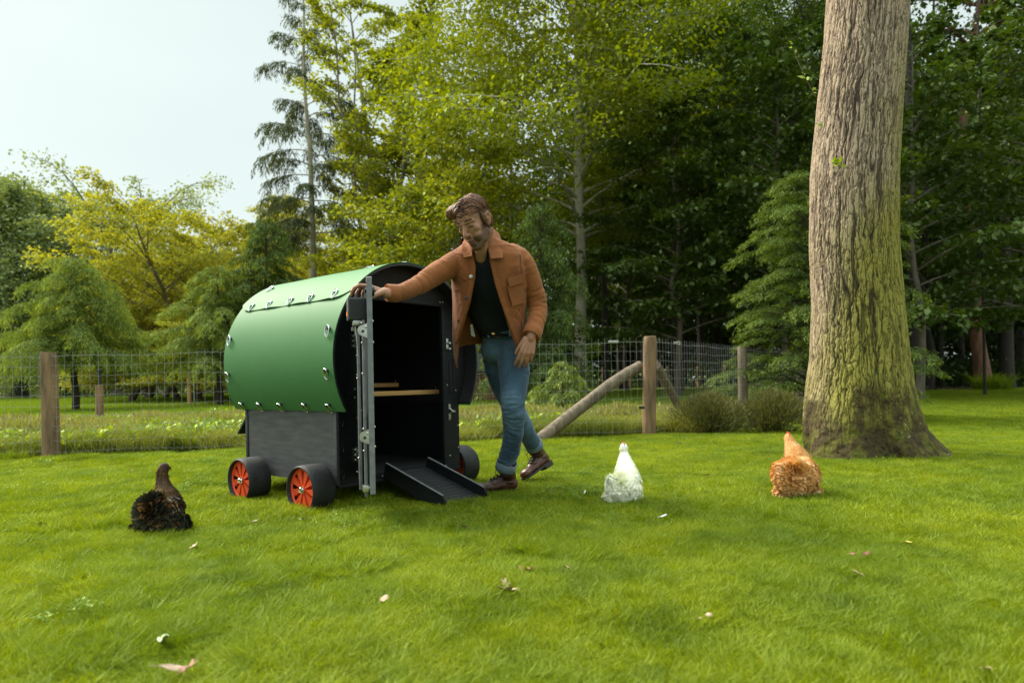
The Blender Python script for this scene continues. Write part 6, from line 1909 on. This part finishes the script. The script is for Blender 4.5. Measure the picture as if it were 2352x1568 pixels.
# ================================================================== hens
def feather_mat(name, stops, trans=.2): return leaf_mat(name, stops, trans, .03, .6)
M['plume_white'] = feather_mat('white plumage', [(0, (.80, .78, .72)), (.4, (.92, .91, .87)), (1, (.95, .95, .93))])
M['plume_buff'] = feather_mat('buff plumage', [(0, (.36, .13, .035)), (.35, (.58, .26, .085)), (.7, (.70, .40, .17)), (1, (.80, .60, .38))])
M['plume_dark'] = feather_mat('black and chestnut plumage', [(0, (.008, .007, .008)), (.55, (.016, .012, .011)), (.78, (.07, .03, .015)), (.93, (.22, .10, .035)), (1, (.17, .15, .14))], .05)
M['skin_white'] = mat('white down', (.90, .89, .86), (.86, .84, .80), 20, .9)
M['skin_buff'] = mat('buff down', (.60, .30, .11), (.50, .22, .07), 20, .9)
M['skin_dark'] = mat('dark down', (.05, .018, .010), (.02, .010, .008), 20, .9)
M['comb'] = mat('red comb', (.55, .03, .03), (.45, .02, .02), 20, .5)
def hen(px, py, balls, neck, headp, kind, label, seed, nf, comb, fluff, pale_low=0.0, tail=0):
    rg = np.random.default_rng(seed)
    g = G(px, py)
    mb = MB()
    for (x, y, z, rx, ry, rz) in balls: mb.ball((x, y, z), (rx, ry, rz), nu=18, nv=12)
    b0, b1 = neck[0], neck[1]
    chain(mb, smoothpts([(Vector(b0[0]) + Vector((0, -.02, -.05)), b0[1] * 1.12)] + [(Vector(p), r) for p, r in neck], 5), 16)
    hx, hy, hz = headp
    mb.ball(headp, (.021, .026, .022), nu=14, nv=10)
    chain(mb, [((hx + .012 * comb[1], hy + .018, hz), .010), ((hx + .02 * comb[1], hy + .032, hz - .002), .004)], 8)       # beak
    for s in (-1, 1): chain(mb, [((s * .045, 0, .07), .022), ((s * .048, .005, .02), .012), ((s * .05, .04, .012), .008)], 8)
    o = sdf_union(mb, 'hen', M['skin_' + kind], .0050, 4, .5)
    o.location = (g.x, g.y, 0.012)
    me = o.data; n = len(me.vertices)
    co = np.empty(n * 3, 'f'); me.vertices.foreach_get('co', co); co = co.reshape(-1, 3)
    no = np.empty(n * 3, 'f'); me.vertices.foreach_get('normal', no); no = no.reshape(-1, 3)
    idx = rg.choice(n, nf); C = co[idx] + rg.normal(0, .002, (nf, 3)); Nn = no[idx]
    down = np.tile(A3(0, -.35, -1), (nf, 1)); D = down - Nn * np.sum(down * Nn, 1)[:, None]
    top = C[:, 2] > headp[2] - .12
    low = C[:, 2] < .065
    tc = np.array(balls[tail][:3]); tr = np.linalg.norm((C - tc) / np.array(balls[tail][3:]), axis=1)
    onT = tr < 1.12
    lift = np.where(top, .06, .10) + .12 * rg.random(nf)
    D = nrm(D) + Nn * lift[:, None]
    rad = C - tc; rad[:, 1] *= .2                      # the tail cushion: feathers curl out from its middle
    D[onT] = nrm(nrm(rad[onT]) * .8 + A3(0, 0, -.5)) + Nn[onT] * .35
    D[low] += Nn[low] * .7 * fluff
    D += rg.normal(0, np.where(top, .06, .12)[:, None], (nf, 3))
    l = np.where(top, .017, np.where(onT, .034 if kind != 'white' else .024, .022)) * rg.uniform(.6, 1.35, nf); w = l * np.where(top, .22, np.where(onT, .6, .42)) * rg.uniform(.8, 1.25, nf)
    cl = np.array([noise.noise(Vector(c) * 22) for c in C])
    if kind == 'dark': rnd = np.clip(rg.random(nf) * .8 + .05 + cl * .5 + .12 * ((C[:, 2] > .12) & (C[:, 2] < .22)), 0, 1)
    else: rnd = np.clip(.52 + rg.normal(0, .13, nf) + cl * .55 + .06 * onT + .25 * np.clip((C[:, 2] - .2) / .1, 0, 1), 0, 1)
    rnd = np.where(low, np.clip(rnd * .5 + .5 * pale_low + .1, 0, 1), rnd)
    if kind == 'dark': rnd = np.where(top, .74 + .1 * rg.random(nf), rnd)
    keep = ~((C[:, 2] > headp[2] + .008))
    quad_mesh('feathers', cards(C[keep] - Nn[keep] * .0018, D[keep], Nn[keep] + rg.normal(0, .08, (keep.sum(), 3)), l[keep], w[keep], .62), rnd[keep], M['plume_' + kind], o)
    mb = MB()
    for k in range(5): mb.ball((hx + comb[0] * .3, hy + .018 - .009 * k, hz + .021 + .004 * sin(k * 1.2)), (.0035, .006, .007), nu=8, nv=6)
    mb.ball((hx + comb[1] * .017, hy + .012, hz - .012), (.005, .007, .010), nu=8, nv=6)
    if kind != 'dark': mb.build('comb', M['comb'], o)
    tag(o, label, 'hen')
    return o
hen(1820, 1150, [(-.044, -.115, .150, .080, .060, .084), (.060, .01, .140, .076, .105, .092), (.03, -.05, .11, .085, .08, .08), (-.078, -.08, .050, .046, .05, .046), (.0, -.07, .050, .05, .05, .045), (.076, -.03, .050, .058, .06, .05), (.112, -.01, .125, .026, .06, .05)],
    [((.058, .035, .175), .074), ((.046, .055, .225), .058), ((.034, .08, .275), .036), ((.028, .095, .312), .024)], (.026, .10, .322), 'buff',
    'fluffy buff orange hen seen from behind in front of the big oak', 1, 15000, (0, .3), 1.0, .9)
hen(1430, 1160, [(-.028, -.085, .108, .054, .050, .048), (.024, 0, .115, .072, .10, .084), (-.075, -.10, .148, .018, .03, .018), (-.062, -.05, .042, .040, .05, .042), (-.008, -.06, .042, .045, .05, .042), (.044, -.02, .045, .050, .06, .045), (.02, -.05, .085, .073, .06, .06)],
    [((.026, .02, .145), .067), ((.026, .045, .185), .050), ((.026, .07, .228), .033), ((.026, .08, .262), .021), ((.026, .08, .285), .019)], (.026, .085, .290), 'white',
    'white hen seen from behind on the lawn right of the walking man', 2, 13000, (0, .9), 1.0, .6)
hen(372, 1236, [(.004, -.075, .118, .052, .045, .056), (0, 0, .105, .082, .11, .088), (.035, 0, .125, .055, .08, .055), (-.078, -.02, .040, .034, .05, .038), (-.02, -.06, .04, .05, .05, .04), (.04, -.05, .045, .055, .05, .045), (.092, .0, .055, .026, .04, .044), (.02, -.04, .08, .08, .06, .06)],
    [((.004, .03, .145), .066), ((-.008, .045, .190), .043), ((-.021, .055, .240), .027), ((-.024, .06, .285), .022)], (-.020, .068, .298), 'dark',
    'black and chestnut hen seen from behind on the left of the lawn', 3, 13000, (0, .4), 1.0, .1)

# ================================================================== fallen leaves, feathers, twigs
M['dead_pale'] = mat('pale dry leaf', (.55, .40, .28), (.38, .25, .16), 60, .7)
M['dead_brown'] = mat('brown dry leaf', (.30, .13, .07), (.20, .08, .045), 60, .7)
M['dead_yellow'] = mat('yellow fallen leaf', (.62, .50, .08), (.5, .36, .06), 60, .6)
M['dead_green'] = mat('pale green fallen leaf', (.42, .48, .26), (.30, .38, .18), 60, .6)
M['quill'] = mat('white shed feather', (.85, .86, .85), (.75, .76, .74), 60, .7)
def litter(px, py, size, shape, m, label, seed, name='fallen_leaf', cat='leaf', z=.052, group=None):
    size *= 1.2; rg = random.Random(seed); g = G(px, py, z)
    mb = MB(); N = 22; vs = []
    for lay in (0, -.0009):
        vs.append(Vector((0, 0, lay)))
        for i in range(N):
            a = 2 * pi * i / N
            if shape == 'oak': r = .42 + .16 * cos(5 * a + .4) + .05 * rg.random(); ex, ey = 1.0, .72
            elif shape == 'long': r = .5; ex, ey = 1.0, .28
            else: r = .48 + .03 * cos(2 * a); ex, ey = 1.0, .62
            x, y = r * cos(a) * ex * size, r * sin(a) * ey * size
            vs.append(Vector((x, y, lay + size * (.35 * (y / size) ** 2 * 2 + .25 * (x / size) ** 2 * rg.choice((1, 1.6)) + .03 * sin(3 * a + seed)))))
    for i in range(N):
        j = (i + 1) % N
        mb.add([], []); 
    fs = [(0, 1 + i, 1 + (i + 1) % N) for i in range(N)] + [(N + 1, N + 2 + (i + 1) % N, N + 2 + i) for i in range(N)] + [(1 + i, N + 2 + i, N + 2 + (i + 1) % N, 1 + (i + 1) % N) for i in range(N)]
    mb.add(vs, fs)
    mb.tube([(-.5 * size, 0, .03 * size), (-.78 * size, .03 * size, .02 * size)], .0009, 5)
    o = mb.build(name, M[m], angle=60)
    o.location = (g.x, g.y, z); o.rotation_euler = (rg.uniform(.1, .6), rg.uniform(-.4, .4), rg.uniform(0, 6.2))
    return tag(o, label, cat, group)
litter(1163, 1352, .052, 'oak', 'dead_pale', 'largest pale crumpled oak leaf near the middle of the lawn', 1)
litter(1160, 1338, .034, 'oak', 'dead_pale', 'small pale leaf touching the top of the largest crumpled one', 2)
litter(1215, 1306, .040, 'oak', 'dead_brown', 'brown curled leaf just above and right of the largest pale leaf', 3)
litter(1196, 1305, .028, 'long', 'dead_brown', 'thin brown leaf left of the brown curled leaf', 4)
litter(1305, 1302, .026, 'oval', 'dead_pale', 'small tan leaf on bare lawn below the white hen and left', 5)
litter(1277, 1331, .017, 'oval', 'dead_yellow', 'tiny yellow leaf below the small tan leaf', 6)
litter(882, 1374, .028, 'oval', 'dead_pale', 'pinkish tan leaf lying alone below the coop ramp', 7)
litter(376, 1465, .072, 'long', 'dead_green', 'long pale green leaf near the bottom left', 8)
litter(396, 1532, .052, 'long', 'dead_pale', 'pinkish upright curled leaf at the bottom left edge of the photo', 9)
litter(432, 1532, .036, 'oak', 'dead_brown', 'brown leaf right beside the pinkish upright curled leaf', 10)
litter(1523, 1184, .034, 'long', 'quill', 'white shed feather on the lawn right of the white hen', 11, 'feather', 'feather')
litter(1343, 1129, .026, 'long', 'quill', 'small white feather between the boot and the white hen', 12, 'feather', 'feather')
litter(1622, 1090, .036, 'oval', 'dead_brown', 'reddish leaf halfway between the white and the buff hen', 13)
litter(1990, 1271, .045, 'long', 'dead_brown', 'brown strip of leaf on the right side of the lawn', 14)
litter(1958, 1271, .032, 'long', 'dead_brown', 'thin brown stalk left of the brown strip of leaf', 15)
litter(1970, 1314, .026, 'oval', 'dead_pale', 'small pale leaf standing below the brown strip of leaf', 16)
litter(446, 1253, .034, 'oak', 'dead_pale', 'pale leaf on the grass at the right foot of the dark hen', 17)
litter(90, 1200, .034, 'oval', 'dead_yellow', 'yellow leaf at the far left of the lawn', 18)
litter(199, 1180, .026, 'oval', 'dead_pale', 'pale tan leaf left of the dark hen', 19)
litter(586, 1196, .030, 'oak', 'dead_pale', 'pale leaf on the grass below the rear coop wheel', 20)
litter(1068, 1209, .030, 'oak', 'dead_brown', 'russet leaf on the grass below the coop ramp', 21)
litter(697, 1191, .032, 'oak', 'dead_green', 'dull green leaf below the front coop wheel', 22)
litter(303, 1080, .020, 'oval', 'dead_brown', 'small dark leaf up left of the dark hen', 23)
litter(2265, 1535, .030, 'oval', 'dead_pale', 'tan leaf at the bottom right corner', 24)
litter(2088, 1244, .020, 'oval', 'dead_yellow', 'tiny yellow leaf under the right root of the oak', 25)
litter(1560, 1017 - 0, .05, 'oval', 'quill', 'white fleck of paper at the foot of the corner post', 26, 'paper_scrap', 'litter', z=.05)
# a small pale toadstool
tr = empty('mushroom', G(1628, 1452, .0), 0, 'small tan toadstool low on the right half of the lawn', 'mushroom')
mb = MB(); mb.tube([(0, 0, 0), (.002, 0, .045)], [.005, .004], 8); mb.build('stem', M['dead_pale'], tr)
mb = MB(); mb.ball((.002, 0, .046), (.010, .010, .007), nu=14, nv=8); mb.ball((-.02, .004, .035), (.008, .008, .006), nu=12, nv=8); mb.build('cap', M['dead_pale'], tr)
